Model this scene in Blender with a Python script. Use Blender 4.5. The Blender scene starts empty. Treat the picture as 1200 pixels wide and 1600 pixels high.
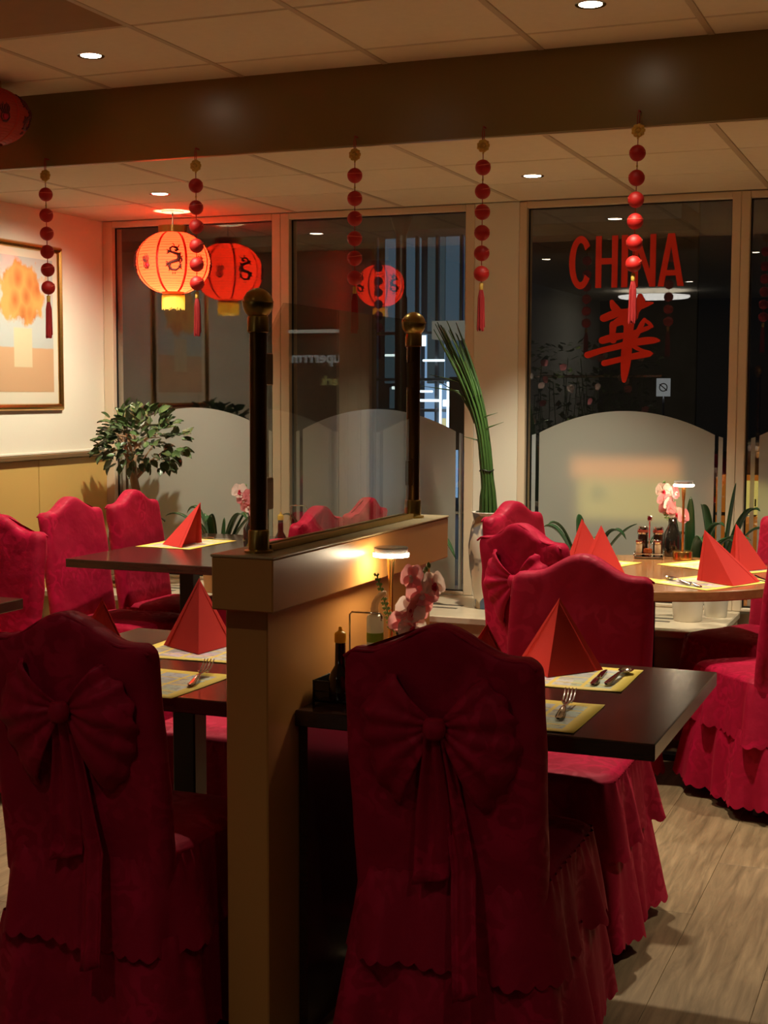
import bpy, bmesh, math, random
from math import sin, cos, pi, radians, sqrt, atan2
from mathutils import Vector, Matrix, noise as mnoise

scene = bpy.context.scene
COL = scene.collection

# ------------------------------------------------------------------ camera, world, lights, exposure
EYE = 1.45
F_PX, YAW, PITCH, ROLL = 2207.6, 0.382047, 0.0838926, 0.0033704
fw = Vector((-sin(YAW)*cos(PITCH), cos(YAW)*cos(PITCH), -sin(PITCH)))
rt = Vector((cos(YAW), sin(YAW), 0.0))
up = rt.cross(fw)
rt2 = rt*cos(ROLL) + up*sin(ROLL)
up2 = -rt*sin(ROLL) + up*cos(ROLL)
cam_data = bpy.data.cameras.new('camera')
cam = bpy.data.objects.new('camera', cam_data)
COL.objects.link(cam)
cam.matrix_world = Matrix(((rt2.x, up2.x, -fw.x, 0), (rt2.y, up2.y, -fw.y, 0), (rt2.z, up2.z, -fw.z, EYE), (0, 0, 0, 1)))
cam_data.sensor_fit = 'VERTICAL'
cam_data.sensor_height = 32.0
cam_data.lens = F_PX/1600.0*32.0
cam_data.clip_start = 0.05
cam_data.clip_end = 200
scene.camera = cam

world = bpy.data.worlds.new('night')
scene.world = world
world.use_nodes = True
world.node_tree.nodes['Background'].inputs[0].default_value = (0.0022, 0.0022, 0.0024, 1)
world.node_tree.nodes['Background'].inputs[1].default_value = 1.0

vs = scene.view_settings
scene.display_settings.display_device = 'sRGB'
vs.view_transform = 'Standard'
vs.look = 'None'
vs.gamma = 1.0
vs.use_curve_mapping = False
vs.exposure = 0.0
cy = scene.cycles
cy.use_denoising = True
cy.max_bounces = 8
cy.diffuse_bounces = 4
cy.glossy_bounces = 4
cy.transmission_bounces = 6
cy.transparent_max_bounces = 16
cy.sample_clamp_indirect = 4.0
cy.caustics_reflective = False
cy.caustics_refractive = False

WARM = (1.0, 0.91, 0.68)
P_FRONT = 190.0       # watts of the spots in the high front ceiling
P_BACK = 150.0        # watts of the spots in the lowered ceiling by the windows
P_REAR = 20.0        # fill spots added out of view to lift the chair backs
LAMP_STRENGTH = 75.0   # glow of the table lamp discs
LANTERN_W = 16.0      # bulb in the lit lantern

# ------------------------------------------------------------------ helpers
rng = random.Random(7)

def tag(o, label=None, cat=None, group=None, kind=None):
    if label: o['label'] = label
    if cat: o['category'] = cat
    if group: o['group'] = group
    if kind: o['kind'] = kind
    return o

def empty(name, loc=(0, 0, 0), rz=0.0, label=None, cat=None, group=None, kind=None):
    o = bpy.data.objects.new(name, None)
    o.empty_display_size = 0.05
    COL.objects.link(o)
    o.location = loc
    o.rotation_euler = (0, 0, rz)
    return tag(o, label, cat, group, kind)

class MB:
    def __init__(s):
        s.v = []; s.f = []
    def add(s, vs_, fs_):
        n = len(s.v); s.v += [tuple(v) for v in vs_]; s.f += [tuple(i+n for i in f) for f in fs_]
        return s
    def box(s, x0, x1, y0, y1, z0, z1, M=None):
        v = [Vector(p) for p in ((x0,y0,z0),(x1,y0,z0),(x1,y1,z0),(x0,y1,z0),(x0,y0,z1),(x1,y0,z1),(x1,y1,z1),(x0,y1,z1))]
        if M is not None: v = [M @ p for p in v]
        return s.add(v, [(0,3,2,1),(4,5,6,7),(0,1,5,4),(1,2,6,5),(2,3,7,6),(3,0,4,7)])
    def cbox(s, x0, x1, y0, y1, z0, z1, b=.004):
        """box with chamfered edges"""
        v = []; f = []
        xs=(x0,x1); ys=(y0,y1); zs=(z0,z1)
        idx = {}
        for ix in (0,1):
            for iy in (0,1):
                for iz in (0,1):
                    sx = 1-2*ix; sy = 1-2*iy; sz = 1-2*iz
                    for ax in range(3):
                        p = [xs[ix]+sx*b, ys[iy]+sy*b, zs[iz]+sz*b]
                        p[ax] = (xs[ix], ys[iy], zs[iz])[ax]
                        idx[(ix,iy,iz,ax)] = len(v); v.append(p)
        def q(l): f.append(tuple(idx[k] for k in l))
        for a in (0,1):
            q([(a,0,0,0),(a,1,0,0),(a,1,1,0),(a,0,1,0)]); q([(0,a,0,1),(1,a,0,1),(1,a,1,1),(0,a,1,1)]); q([(0,0,a,2),(1,0,a,2),(1,1,a,2),(0,1,a,2)])
            for b2 in (0,1):
                q([(a,b2,0,0),(a,b2,1,0),(a,b2,1,1),(a,b2,0,1)])
                q([(a,0,b2,0),(a,1,b2,0),(a,1,b2,2),(a,0,b2,2)])
                q([(0,a,b2,1),(1,a,b2,1),(1,a,b2,2),(0,a,b2,2)])
                for c in (0,1): q([(a,b2,c,0),(a,b2,c,1),(a,b2,c,2)])
        return s.add(v, f)
    def lathe(s, prof, n=24, c=(0,0,0), cap=True, M=None):
        v = []; f = []
        for r, z in prof:
            for k in range(n):
                a = 2*pi*k/n
                p = Vector((c[0]+r*cos(a), c[1]+r*sin(a), c[2]+z))
                v.append(M @ p if M is not None else p)
        for j in range(len(prof)-1):
            for k in range(n):
                k2 = (k+1) % n
                f.append((j*n+k, j*n+k2, (j+1)*n+k2, (j+1)*n+k))
        if cap:
            f.append(tuple(range(n-1, -1, -1)))
            f.append(tuple((len(prof)-1)*n+k for k in range(n)))
        return s.add(v, f)
    def tube(s, pts, r, n=8, cap=True):
        pts = [Vector(p) for p in pts]
        rr = r if isinstance(r, (list, tuple)) else [r]*len(pts)
        v = []; f = []; prev = None
        for i, p in enumerate(pts):
            t = (pts[min(i+1, len(pts)-1)]-pts[max(i-1, 0)]).normalized()
            if prev is None:
                a = t.cross(Vector((0,0,1)))
                if a.length < 1e-3: a = t.cross(Vector((1,0,0)))
            else:
                a = prev - t*prev.dot(t)
                if a.length < 1e-6: a = t.cross(Vector((1,0,0)))
            a.normalize(); prev = a
            b = t.cross(a)
            for k in range(n):
                an = 2*pi*k/n
                v.append(p + (a*cos(an)+b*sin(an))*rr[i])
        for j in range(len(pts)-1):
            for k in range(n):
                k2 = (k+1) % n
                f.append((j*n+k, j*n+k2, (j+1)*n+k2, (j+1)*n+k))
        if cap:
            f.append(tuple(range(n-1, -1, -1))); f.append(tuple((len(pts)-1)*n+k for k in range(n)))
        return s.add(v, f)
    def grid(s, fn, nu, nv, closed=False):
        v = [fn(i/(nu if closed else nu-1), j/(nv-1)) for j in range(nv) for i in range(nu)]
        f = []
        for j in range(nv-1):
            for i in range(nu if closed else nu-1):
                i2 = (i+1) % nu
                f.append((j*nu+i, j*nu+i2, (j+1)*nu+i2, (j+1)*nu+i))
        return s.add(v, f)
    def prism(s, poly, z0, z1, M=None):
        """extruded polygon in xy"""
        n = len(poly)
        v = [Vector((x, y, z0)) for x, y in poly]+[Vector((x, y, z1)) for x, y in poly]
        if M is not None: v = [M @ p for p in v]
        return s.add(v, [tuple(range(n-1, -1, -1)), tuple(range(n, 2*n))]+[(i, (i+1) % n, n+(i+1) % n, n+i) for i in range(n)])
    def mesh(s, name, mat, smooth=False, auto=None):
        me = bpy.data.meshes.new(name)
        me.from_pydata([tuple(v) for v in s.v], [], s.f)
        me.materials.append(mat)
        bm = bmesh.new(); bm.from_mesh(me)
        bmesh.ops.recalc_face_normals(bm, faces=bm.faces)
        if smooth:
            for fc in bm.faces: fc.smooth = True
            if auto:
                for e in bm.edges:
                    if len(e.link_faces) == 2 and e.calc_face_angle(0) > radians(auto): e.smooth = False
        bm.to_mesh(me); bm.free()
        return me
    def build(s, name, mat, parent=None, smooth=False, auto=None, loc=None, rz=None):
        return link(name, s.mesh(name, mat, smooth, auto), parent, loc, rz)

def link(name, me, parent=None, loc=None, rz=None):
    o = bpy.data.objects.new(name, me)
    COL.objects.link(o)
    if parent is not None: o.parent = parent
    if loc is not None: o.location = loc
    if rz is not None: o.rotation_euler = (0, 0, rz)
    return o

def solid(o, t, off=0.0):
    m = o.modifiers.new('solid', 'SOLIDIFY'); m.thickness = t; m.offset = off
    return o

def copy_tree(o, parent=None):
    c = o.copy(); COL.objects.link(c)
    if parent is not None: c.parent = parent
    for ch in list(o.children): copy_tree(ch, c)
    return c

def lerp(a, b, t): return a+(b-a)*t
def smooth01(t):
    t = max(0.0, min(1.0, t)); return t*t*(3-2*t)

def rrect(u, hw, hd, r):
    """point and normal on a rounded rectangle, u in 0..1 by length"""
    a, b = hw-r, hd-r
    segs = [2*b, pi*r/2, 2*a, pi*r/2, 2*b, pi*r/2, 2*a, pi*r/2]
    L = sum(segs); d = (u % 1.0)*L
    cs = [(a, b), (-a, b), (-a, -b), (a, -b)]
    for i, sl in enumerate(segs):
        if d <= sl or i == 7:
            t = d/sl if sl else 0
            if i == 0: return (hw, lerp(-b, b, t)), (1, 0)
            if i == 2: return (lerp(a, -a, t), hd), (0, 1)
            if i == 4: return (-hw, lerp(b, -b, t)), (-1, 0)
            if i == 6: return (lerp(-a, a, t), -hd), (0, -1)
            k = (i-1)//2
            an = pi/2*(k+t)
            return (cs[k][0]+r*cos(an), cs[k][1]+r*sin(an)), (cos(an), sin(an))
        d -= sl

# ------------------------------------------------------------------ materials
def newmat(name):
    m = bpy.data.materials.new(name); m.use_nodes = True
    nt = m.node_tree
    return m, nt, nt.nodes['Principled BSDF']

def setp(p, **k):
    names = dict(color='Base Color', rough='Roughness', metal='Metallic', spec='Specular IOR Level', coat='Coat Weight', coat_r='Coat Roughness',
                 sheen='Sheen Weight', sheen_r='Sheen Roughness', sheen_t='Sheen Tint', trans='Transmission Weight', ior='IOR', alpha='Alpha',
                 emit='Emission Color', emit_s='Emission Strength', sss='Subsurface Weight')
    for a, b in k.items():
        if a in ('color', 'sheen_t', 'emit') and len(b) == 3: b = (*b, 1)
        p.inputs[names[a]].default_value = b

def N(nt, t, **k):
    n = nt.nodes.new(t)
    for a, b in k.items():
        if a in n.inputs: n.inputs[a].default_value = b
        else: setattr(n, a, b)
    return n

def plain(name, color, rough=.5, var=0.0, scale=20.0, bump=0.0, bscale=60.0, stretch=None, objvar=0.0, **k):
    """principled with mottled colour and fine relief"""
    m, nt, p = newmat(name)
    setp(p, color=color, rough=rough, **k)
    L = nt.links
    tc = N(nt, 'ShaderNodeTexCoord')
    src = tc.outputs['Object']
    if stretch:
        mp = N(nt, 'ShaderNodeMapping'); mp.inputs['Scale'].default_value = stretch
        L.new(src, mp.inputs['Vector']); src = mp.outputs['Vector']
    out = None
    if var > 0:
        nz = N(nt, 'ShaderNodeTexNoise'); nz.inputs['Scale'].default_value = scale; nz.inputs['Detail'].default_value = 5
        L.new(src, nz.inputs['Vector'])
        mx = N(nt, 'ShaderNodeMix', data_type='RGBA')
        mx.inputs[6].default_value = (*[c*(1-var) for c in color], 1)
        mx.inputs[7].default_value = (*[min(1, c*(1+var)) for c in color], 1)
        L.new(nz.outputs['Fac'], mx.inputs[0]); out = mx.outputs[2]
    if objvar > 0:
        oi = N(nt, 'ShaderNodeObjectInfo')
        hs = N(nt, 'ShaderNodeHueSaturation')
        mr = N(nt, 'ShaderNodeMapRange'); mr.inputs[3].default_value = 1-objvar; mr.inputs[4].default_value = 1+objvar
        L.new(oi.outputs['Random'], mr.inputs[0]); L.new(mr.outputs[0], hs.inputs['Value'])
        if out is not None: L.new(out, hs.inputs['Color'])
        else: hs.inputs['Color'].default_value = (*color, 1)
        out = hs.outputs['Color']
    if out is not None: L.new(out, p.inputs['Base Color'])
    if bump > 0:
        nb = N(nt, 'ShaderNodeTexNoise'); nb.inputs['Scale'].default_value = bscale; nb.inputs['Detail'].default_value = 4
        L.new(src, nb.inputs['Vector'])
        bp = N(nt, 'ShaderNodeBump'); bp.inputs['Strength'].default_value = bump; bp.inputs['Distance'].default_value = .01
        L.new(nb.outputs['Fac'], bp.inputs['Height']); L.new(bp.outputs['Normal'], p.inputs['Normal'])
    return m

def velvet():
    m, nt, p = newmat('red_damask'); L = nt.links
    setp(p, rough=.62, sheen=.16, sheen_r=.4, sheen_t=(1, .07, .12), spec=.16)
    tc = N(nt, 'ShaderNodeTexCoord')
    oi = N(nt, 'ShaderNodeObjectInfo')
    ad = N(nt, 'ShaderNodeVectorMath', operation='ADD')
    L.new(tc.outputs['Object'], ad.inputs[0]); L.new(oi.outputs['Random'], ad.inputs[1])
    # damask flowers: warped voronoi rings
    nz = N(nt, 'ShaderNodeTexNoise'); nz.inputs['Scale'].default_value = 9; nz.inputs['Detail'].default_value = 3
    L.new(ad.outputs[0], nz.inputs['Vector'])
    sc = N(nt, 'ShaderNodeVectorMath', operation='MULTIPLY_ADD'); sc.inputs[1].default_value = (.16, .16, .16)
    L.new(nz.outputs['Color'], sc.inputs[0]); L.new(ad.outputs[0], sc.inputs[2])
    vo = N(nt, 'ShaderNodeTexVoronoi'); vo.inputs['Scale'].default_value = 13
    L.new(sc.outputs[0], vo.inputs['Vector'])
    mu = N(nt, 'ShaderNodeMath', operation='MULTIPLY'); mu.inputs[1].default_value = 15
    L.new(vo.outputs['Distance'], mu.inputs[0])
    sn = N(nt, 'ShaderNodeMath', operation='SINE'); L.new(mu.outputs[0], sn.inputs[0])
    rp = N(nt, 'ShaderNodeMapRange'); rp.inputs[1].default_value = -.25; rp.inputs[2].default_value = .45; L.new(sn.outputs[0], rp.inputs[0])
    big = N(nt, 'ShaderNodeTexNoise'); big.inputs['Scale'].default_value = 6; L.new(ad.outputs[0], big.inputs['Vector'])
    br = N(nt, 'ShaderNodeMapRange'); br.inputs[1].default_value = .42; br.inputs[2].default_value = .62; L.new(big.outputs['Fac'], br.inputs[0])
    mm = N(nt, 'ShaderNodeMath', operation='MULTIPLY'); L.new(rp.outputs[0], mm.inputs[0]); L.new(br.outputs[0], mm.inputs[1])
    mx = N(nt, 'ShaderNodeMix', data_type='RGBA')
    mx.inputs[6].default_value = (.33, .0032, .027, 1); mx.inputs[7].default_value = (.45, .006, .043, 1)
    L.new(mm.outputs[0], mx.inputs[0]); L.new(mx.outputs[2], p.inputs['Base Color'])
    rr = N(nt, 'ShaderNodeMapRange'); rr.inputs[3].default_value = .68; rr.inputs[4].default_value = .48
    L.new(mm.outputs[0], rr.inputs[0]); L.new(rr.outputs[0], p.inputs['Roughness'])
    nb = N(nt, 'ShaderNodeTexNoise'); nb.inputs['Scale'].default_value = 14; nb.inputs['Detail'].default_value = 6; L.new(ad.outputs[0], nb.inputs['Vector'])
    bp = N(nt, 'ShaderNodeBump'); bp.inputs['Strength'].default_value = .35; bp.inputs['Distance'].default_value = .012
    L.new(nb.outputs['Fac'], bp.inputs['Height']); L.new(bp.outputs['Normal'], p.inputs['Normal'])
    return m

def wood(name, c0, c1, rough, scale=(1, 14, 14), objvar=0.0, bump=.05, coat=0.0):
    m, nt, p = newmat(name); L = nt.links
    setp(p, rough=rough, coat=coat, coat_r=.12)
    tc = N(nt, 'ShaderNodeTexCoord'); mp = N(nt, 'ShaderNodeMapping'); mp.inputs['Scale'].default_value = scale
    oi = N(nt, 'ShaderNodeObjectInfo')
    ad = N(nt, 'ShaderNodeVectorMath', operation='MULTIPLY_ADD'); ad.inputs[1].default_value = (7, 7, 7)
    L.new(oi.outputs['Random'], ad.inputs[0]); L.new(tc.outputs['Object'], ad.inputs[2])
    L.new(ad.outputs[0], mp.inputs['Vector'])
    nz = N(nt, 'ShaderNodeTexNoise'); nz.inputs['Scale'].default_value = 3.0; nz.inputs['Detail'].default_value = 8; nz.inputs['Roughness'].default_value = .65; nz.inputs['Distortion'].default_value = .6
    L.new(mp.outputs[0], nz.inputs['Vector'])
    cr = N(nt, 'ShaderNodeMapRange'); cr.inputs[1].default_value = .3; cr.inputs[2].default_value = .7; L.new(nz.outputs['Fac'], cr.inputs[0])
    mx = N(nt, 'ShaderNodeMix', data_type='RGBA'); mx.inputs[6].default_value = (*c0, 1); mx.inputs[7].default_value = (*c1, 1)
    L.new(cr.outputs[0], mx.inputs[0]); out = mx.outputs[2]
    if objvar:
        hs = N(nt, 'ShaderNodeHueSaturation'); mr = N(nt, 'ShaderNodeMapRange'); mr.inputs[3].default_value = 1-objvar; mr.inputs[4].default_value = 1+objvar
        L.new(oi.outputs['Random'], mr.inputs[0]); L.new(mr.outputs[0], hs.inputs['Value']); L.new(out, hs.inputs['Color']); out = hs.outputs[0]
    L.new(out, p.inputs['Base Color'])
    bp = N(nt, 'ShaderNodeBump'); bp.inputs['Strength'].default_value = bump; bp.inputs['Distance'].default_value = .004
    L.new(nz.outputs['Fac'], bp.inputs['Height']); L.new(bp.outputs[0], p.inputs['Normal'])
    return m

def clear_glass(name, f0, tint=(1, 1, 1)):
    """thin pane: what it reflects grows with the angle, the rest passes through"""
    m = bpy.data.materials.new(name); m.use_nodes = True; nt = m.node_tree; nt.nodes.clear(); L = nt.links
    out = N(nt, 'ShaderNodeOutputMaterial'); mix = N(nt, 'ShaderNodeMixShader'); tr = N(nt, 'ShaderNodeBsdfTransparent'); gl = N(nt, 'ShaderNodeBsdfGlossy')
    tr.inputs[0].default_value = (*tint, 1); gl.inputs['Roughness'].default_value = 0.0
    ge = N(nt, 'ShaderNodeNewGeometry'); dt = N(nt, 'ShaderNodeVectorMath', operation='DOT_PRODUCT')
    L.new(ge.outputs['Incoming'], dt.inputs[0]); L.new(ge.outputs['Normal'], dt.inputs[1])
    ab = N(nt, 'ShaderNodeMath', operation='ABSOLUTE'); L.new(dt.outputs['Value'], ab.inputs[0])
    om = N(nt, 'ShaderNodeMath', operation='SUBTRACT'); om.inputs[0].default_value = 1; L.new(ab.outputs[0], om.inputs[1])
    pw = N(nt, 'ShaderNodeMath', operation='POWER'); pw.inputs[1].default_value = 5; L.new(om.outputs[0], pw.inputs[0])
    ma = N(nt, 'ShaderNodeMath', operation='MULTIPLY_ADD'); ma.inputs[1].default_value = 1-f0; ma.inputs[2].default_value = f0; L.new(pw.outputs[0], ma.inputs[0])
    L.new(ma.outputs[0], mix.inputs[0]); L.new(tr.outputs[0], mix.inputs[1]); L.new(gl.outputs[0], mix.inputs[2]); L.new(mix.outputs[0], out.inputs[0])
    return m

def frosted():
    m = bpy.data.materials.new('frosted_film'); m.use_nodes = True; nt = m.node_tree; nt.nodes.clear(); L = nt.links
    out = N(nt, 'ShaderNodeOutputMaterial')
    df = N(nt, 'ShaderNodeBsdfDiffuse'); df.inputs[0].default_value = (.56, .58, .53, 1)
    rf = N(nt, 'ShaderNodeBsdfRefraction'); rf.inputs['Roughness'].default_value = .36; rf.inputs['IOR'].default_value = 1.25; rf.inputs[0].default_value = (.9, .95, .95, 1)
    gl = N(nt, 'ShaderNodeBsdfGlossy'); gl.inputs['Roughness'].default_value = .35
    m1 = N(nt, 'ShaderNodeMixShader'); m1.inputs[0].default_value = .42
    m2 = N(nt, 'ShaderNodeMixShader'); m2.inputs[0].default_value = .06
    L.new(df.outputs[0], m1.inputs[1]); L.new(rf.outputs[0], m1.inputs[2]); L.new(m1.outputs[0], m2.inputs[1]); L.new(gl.outputs[0], m2.inputs[2]); L.new(m2.outputs[0], out.inputs[0])
    return m

def emit(name, color, s):
    m = bpy.data.materials.new(name); m.use_nodes = True; nt = m.node_tree; nt.nodes.clear()
    o = N(nt, 'ShaderNodeOutputMaterial'); e = N(nt, 'ShaderNodeEmission'); e.inputs[0].default_value = (*color, 1); e.inputs[1].default_value = s
    nt.links.new(e.outputs[0], o.inputs[0]); return m

def paper(name, color, tl, rough=.8, tcol=None, emis=0.0):
    """thin paper or silk that lets light through"""
    m, nt, p = newmat(name); L = nt.links
    setp(p, color=color, rough=rough)
    tr = N(nt, 'ShaderNodeBsdfTranslucent'); tr.inputs[0].default_value = (*(tcol or color), 1)
    mx = N(nt, 'ShaderNodeMixShader'); mx.inputs[0].default_value = tl
    out = nt.nodes['Material Output']
    L.new(p.outputs[0], mx.inputs[1]); L.new(tr.outputs[0], mx.inputs[2]); L.new(mx.outputs[0], out.inputs[0])
    if emis: setp(p, emit=color, emit_s=emis)
    return m

def mat_print():
    """yellow paper place mat printed with rows of small pale pictures"""
    m, nt, p = newmat('placemat_print'); L = nt.links
    setp(p, rough=.55)
    tc = N(nt, 'ShaderNodeTexCoord')
    br = N(nt, 'ShaderNodeTexBrick'); br.offset = 0.0
    br.inputs['Scale'].default_value = 1.0; br.inputs['Brick Width'].default_value = .19; br.inputs['Row Height'].default_value = .24; br.inputs['Mortar Size'].default_value = .012; br.inputs['Bias'].default_value = 0
    L.new(tc.outputs['Generated'], br.inputs['Vector'])
    vo = N(nt, 'ShaderNodeTexVoronoi'); vo.inputs['Scale'].default_value = 4.6; L.new(tc.outputs['Generated'], vo.inputs['Vector'])
    hs = N(nt, 'ShaderNodeHueSaturation'); hs.inputs['Saturation'].default_value = .45; hs.inputs['Value'].default_value = .75; L.new(vo.outputs['Color'], hs.inputs['Color'])
    wh = N(nt, 'ShaderNodeMix', data_type='RGBA'); wh.inputs[0].default_value = .45; wh.inputs[7].default_value = (.62, .52, .38, 1); L.new(hs.outputs[0], wh.inputs[6])
    ns = N(nt, 'ShaderNodeTexNoise'); ns.inputs['Scale'].default_value = 22; L.new(tc.outputs['Generated'], ns.inputs['Vector'])
    nr = N(nt, 'ShaderNodeMapRange'); nr.inputs[1].default_value = .56; nr.inputs[2].default_value = .62; L.new(ns.outputs['Fac'], nr.inputs[0])
    dk = N(nt, 'ShaderNodeMix', data_type='RGBA'); dk.inputs[7].default_value = (.25, .2, .16, 1)
    nm = N(nt, 'ShaderNodeMath', operation='MULTIPLY'); nm.inputs[1].default_value = .55; L.new(nr.outputs[0], nm.inputs[0]); L.new(nm.outputs[0], dk.inputs[0]); L.new(wh.outputs[2], dk.inputs[6])
    yl = (.86, .62, .10, 1)
    m1 = N(nt, 'ShaderNodeMix', data_type='RGBA'); m1.inputs[7].default_value = yl; L.new(br.outputs['Fac'], m1.inputs[0]); L.new(dk.outputs[2], m1.inputs[6])
    # plain yellow border
    sp = N(nt, 'ShaderNodeSeparateXYZ'); L.new(tc.outputs['Generated'], sp.inputs[0])
    def edge(o, w):
        a = N(nt, 'ShaderNodeMath', operation='SUBTRACT'); a.inputs[1].default_value = .5; L.new(o, a.inputs[0])
        b = N(nt, 'ShaderNodeMath', operation='ABSOLUTE'); L.new(a.outputs[0], b.inputs[0])
        c = N(nt, 'ShaderNodeMath', operation='GREATER_THAN'); c.inputs[1].default_value = .5-w; L.new(b.outputs[0], c.inputs[0]); return c.outputs[0]
    mxn = N(nt, 'ShaderNodeMath', operation='MAXIMUM'); L.new(edge(sp.outputs[0], .075), mxn.inputs[0]); L.new(edge(sp.outputs[1], .11), mxn.inputs[1])
    m2 = N(nt, 'ShaderNodeMix', data_type='RGBA'); m2.inputs[7].default_value = yl; L.new(mxn.outputs[0], m2.inputs[0]); L.new(m1.outputs[2], m2.inputs[6])
    L.new(m2.outputs[2], p.inputs['Base Color'])
    return m

def art_print():
    """abstract print: pale blue field over a peach band with ochre blotches"""
    m, nt, p = newmat('abstract_print'); L = nt.links
    setp(p, rough=.5, coat=1.0, coat_r=.01)
    tc = N(nt, 'ShaderNodeTexCoord'); sp = N(nt, 'ShaderNodeSeparateXYZ'); L.new(tc.outputs['Generated'], sp.inputs[0])
    n1 = N(nt, 'ShaderNodeTexNoise'); n1.inputs['Scale'].default_value = 6; n1.inputs['Detail'].default_value = 4; L.new(tc.outputs['Generated'], n1.inputs['Vector'])
    def band(o, a, b, wob=.05):
        w = N(nt, 'ShaderNodeMath', operation='MULTIPLY_ADD'); w.inputs[1].default_value = wob; L.new(n1.outputs['Fac'], w.inputs[0]); L.new(o, w.inputs[2])
        r = N(nt, 'ShaderNodeMapRange'); r.inputs[1].default_value = a; r.inputs[2].default_value = b; L.new(w.outputs[0], r.inputs[0]); return r.outputs[0]
    base = N(nt, 'ShaderNodeMix', data_type='RGBA'); base.inputs[6].default_value = (.52, .33, .19, 1); base.inputs[7].default_value = (.42, .47, .46, 1)
    L.new(band(sp.outputs[2], .335, .345, .02), base.inputs[0])
    # blotches in the upper middle
    vs_ = N(nt, 'ShaderNodeVectorMath', operation='SUBTRACT'); vs_.inputs[1].default_value = (.5, .5, .74); L.new(tc.outputs['Generated'], vs_.inputs[0])
    vm = N(nt, 'ShaderNodeVectorMath', operation='MULTIPLY'); vm.inputs[1].default_value = (0, 2.0, 3.1); L.new(vs_.outputs[0], vm.inputs[0])
    ln = N(nt, 'ShaderNodeVectorMath', operation='LENGTH'); L.new(vm.outputs[0], ln.inputs[0])
    vo = N(nt, 'ShaderNodeTexVoronoi'); vo.inputs['Scale'].default_value = 7; L.new(tc.outputs['Generated'], vo.inputs['Vector'])
    s1 = N(nt, 'ShaderNodeMath', operation='MULTIPLY_ADD'); s1.inputs[1].default_value = .9; L.new(n1.outputs['Fac'], s1.inputs[0]); L.new(ln.outputs['Value'], s1.inputs[2])
    mk = N(nt, 'ShaderNodeMapRange'); mk.inputs[1].default_value = 1.22; mk.inputs[2].default_value = 1.12; L.new(s1.outputs[0], mk.inputs[0])
    oc = N(nt, 'ShaderNodeMix', data_type='RGBA'); oc.inputs[6].default_value = (.40, .13, .035, 1); oc.inputs[7].default_value = (.56, .31, .09, 1); 
    vr = N(nt, 'ShaderNodeMapRange'); vr.inputs[1].default_value = .1; vr.inputs[2].default_value = .7; L.new(vo.outputs['Distance'], vr.inputs[0]); L.new(vr.outputs[0], oc.inputs[0])
    b2 = N(nt, 'ShaderNodeMix', data_type='RGBA'); L.new(mk.outputs[0], b2.inputs[0]); L.new(base.outputs[2], b2.inputs[6]); L.new(oc.outputs[2], b2.inputs[7])
    # pale square block lower middle
    v2 = N(nt, 'ShaderNodeVectorMath', operation='SUBTRACT'); v2.inputs[1].default_value = (.5, .50, .33); L.new(tc.outputs['Generated'], v2.inputs[0])
    s2 = N(nt, 'ShaderNodeSeparateXYZ'); L.new(v2.outputs[0], s2.inputs[0])
    ay = N(nt, 'ShaderNodeMath', operation='ABSOLUTE'); L.new(s2.outputs[1], ay.inputs[0])
    az = N(nt, 'ShaderNodeMath', operation='ABSOLUTE'); L.new(s2.outputs[2], az.inputs[0])
    mz = N(nt, 'ShaderNodeMath', operation='MAXIMUM'); L.new(ay.outputs[0], mz.inputs[0]); L.new(az.outputs[0], mz.inputs[1])
    k2 = N(nt, 'ShaderNodeMapRange'); k2.inputs[1].default_value = .150; k2.inputs[2].default_value = .140; L.new(mz.outputs[0], k2.inputs[0])
    b3 = N(nt, 'ShaderNodeMix', data_type='RGBA'); b3.inputs[7].default_value = (.58, .50, .33, 1); L.new(k2.outputs[0], b3.inputs[0]); L.new(b2.outputs[2], b3.inputs[6])
    L.new(b3.outputs[2], p.inputs['Base Color'])
    return m

def porcelain():
    m, nt, p = newmat('painted_porcelain'); L = nt.links
    setp(p, rough=.15)
    tc = N(nt, 'ShaderNodeTexCoord')
    vo = N(nt, 'ShaderNodeTexVoronoi'); vo.inputs['Scale'].default_value = 11; L.new(tc.outputs['Object'], vo.inputs['Vector'])
    nz = N(nt, 'ShaderNodeTexNoise'); nz.inputs['Scale'].default_value = 9; L.new(tc.outputs['Object'], nz.inputs['Vector'])
    r1 = N(nt, 'ShaderNodeMapRange'); r1.inputs[1].default_value = .49; r1.inputs[2].default_value = .52; L.new(nz.outputs['Fac'], r1.inputs[0])
    hs = N(nt, 'ShaderNodeMix', data_type='RGBA'); hs.inputs[6].default_value = (.04, .12, .3, 1); hs.inputs[7].default_value = (.35, .25, .08, 1); L.new(vo.outputs['Color'], hs.inputs[0])
    mx = N(nt, 'ShaderNodeMix', data_type='RGBA'); mx.inputs[6].default_value = (.78, .74, .62, 1); L.new(r1.outputs[0], mx.inputs[0]); L.new(hs.outputs[2], mx.inputs[7])
    L.new(mx.outputs[2], p.inputs['Base Color']); return m

def brickmat():
    m, nt, p = newmat('far_brickwork'); L = nt.links
    setp(p, rough=.9)
    tc = N(nt, 'ShaderNodeTexCoord'); mp = N(nt, 'ShaderNodeMapping'); mp.inputs['Rotation'].default_value = (pi/2, 0, 0)
    L.new(tc.outputs['Object'], mp.inputs['Vector'])
    br = N(nt, 'ShaderNodeTexBrick'); br.inputs['Scale'].default_value = 1; br.inputs['Brick Width'].default_value = .21; br.inputs['Row Height'].default_value = .065; br.inputs['Mortar Size'].default_value = .008
    br.inputs['Color1'].default_value = (.22, .14, .10, 1); br.inputs['Color2'].default_value = (.30, .20, .15, 1); br.inputs['Mortar'].default_value = (.05, .045, .04, 1)
    L.new(mp.outputs[0], br.inputs['Vector']); L.new(br.outputs['Color'], p.inputs['Base Color']); return m

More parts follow.
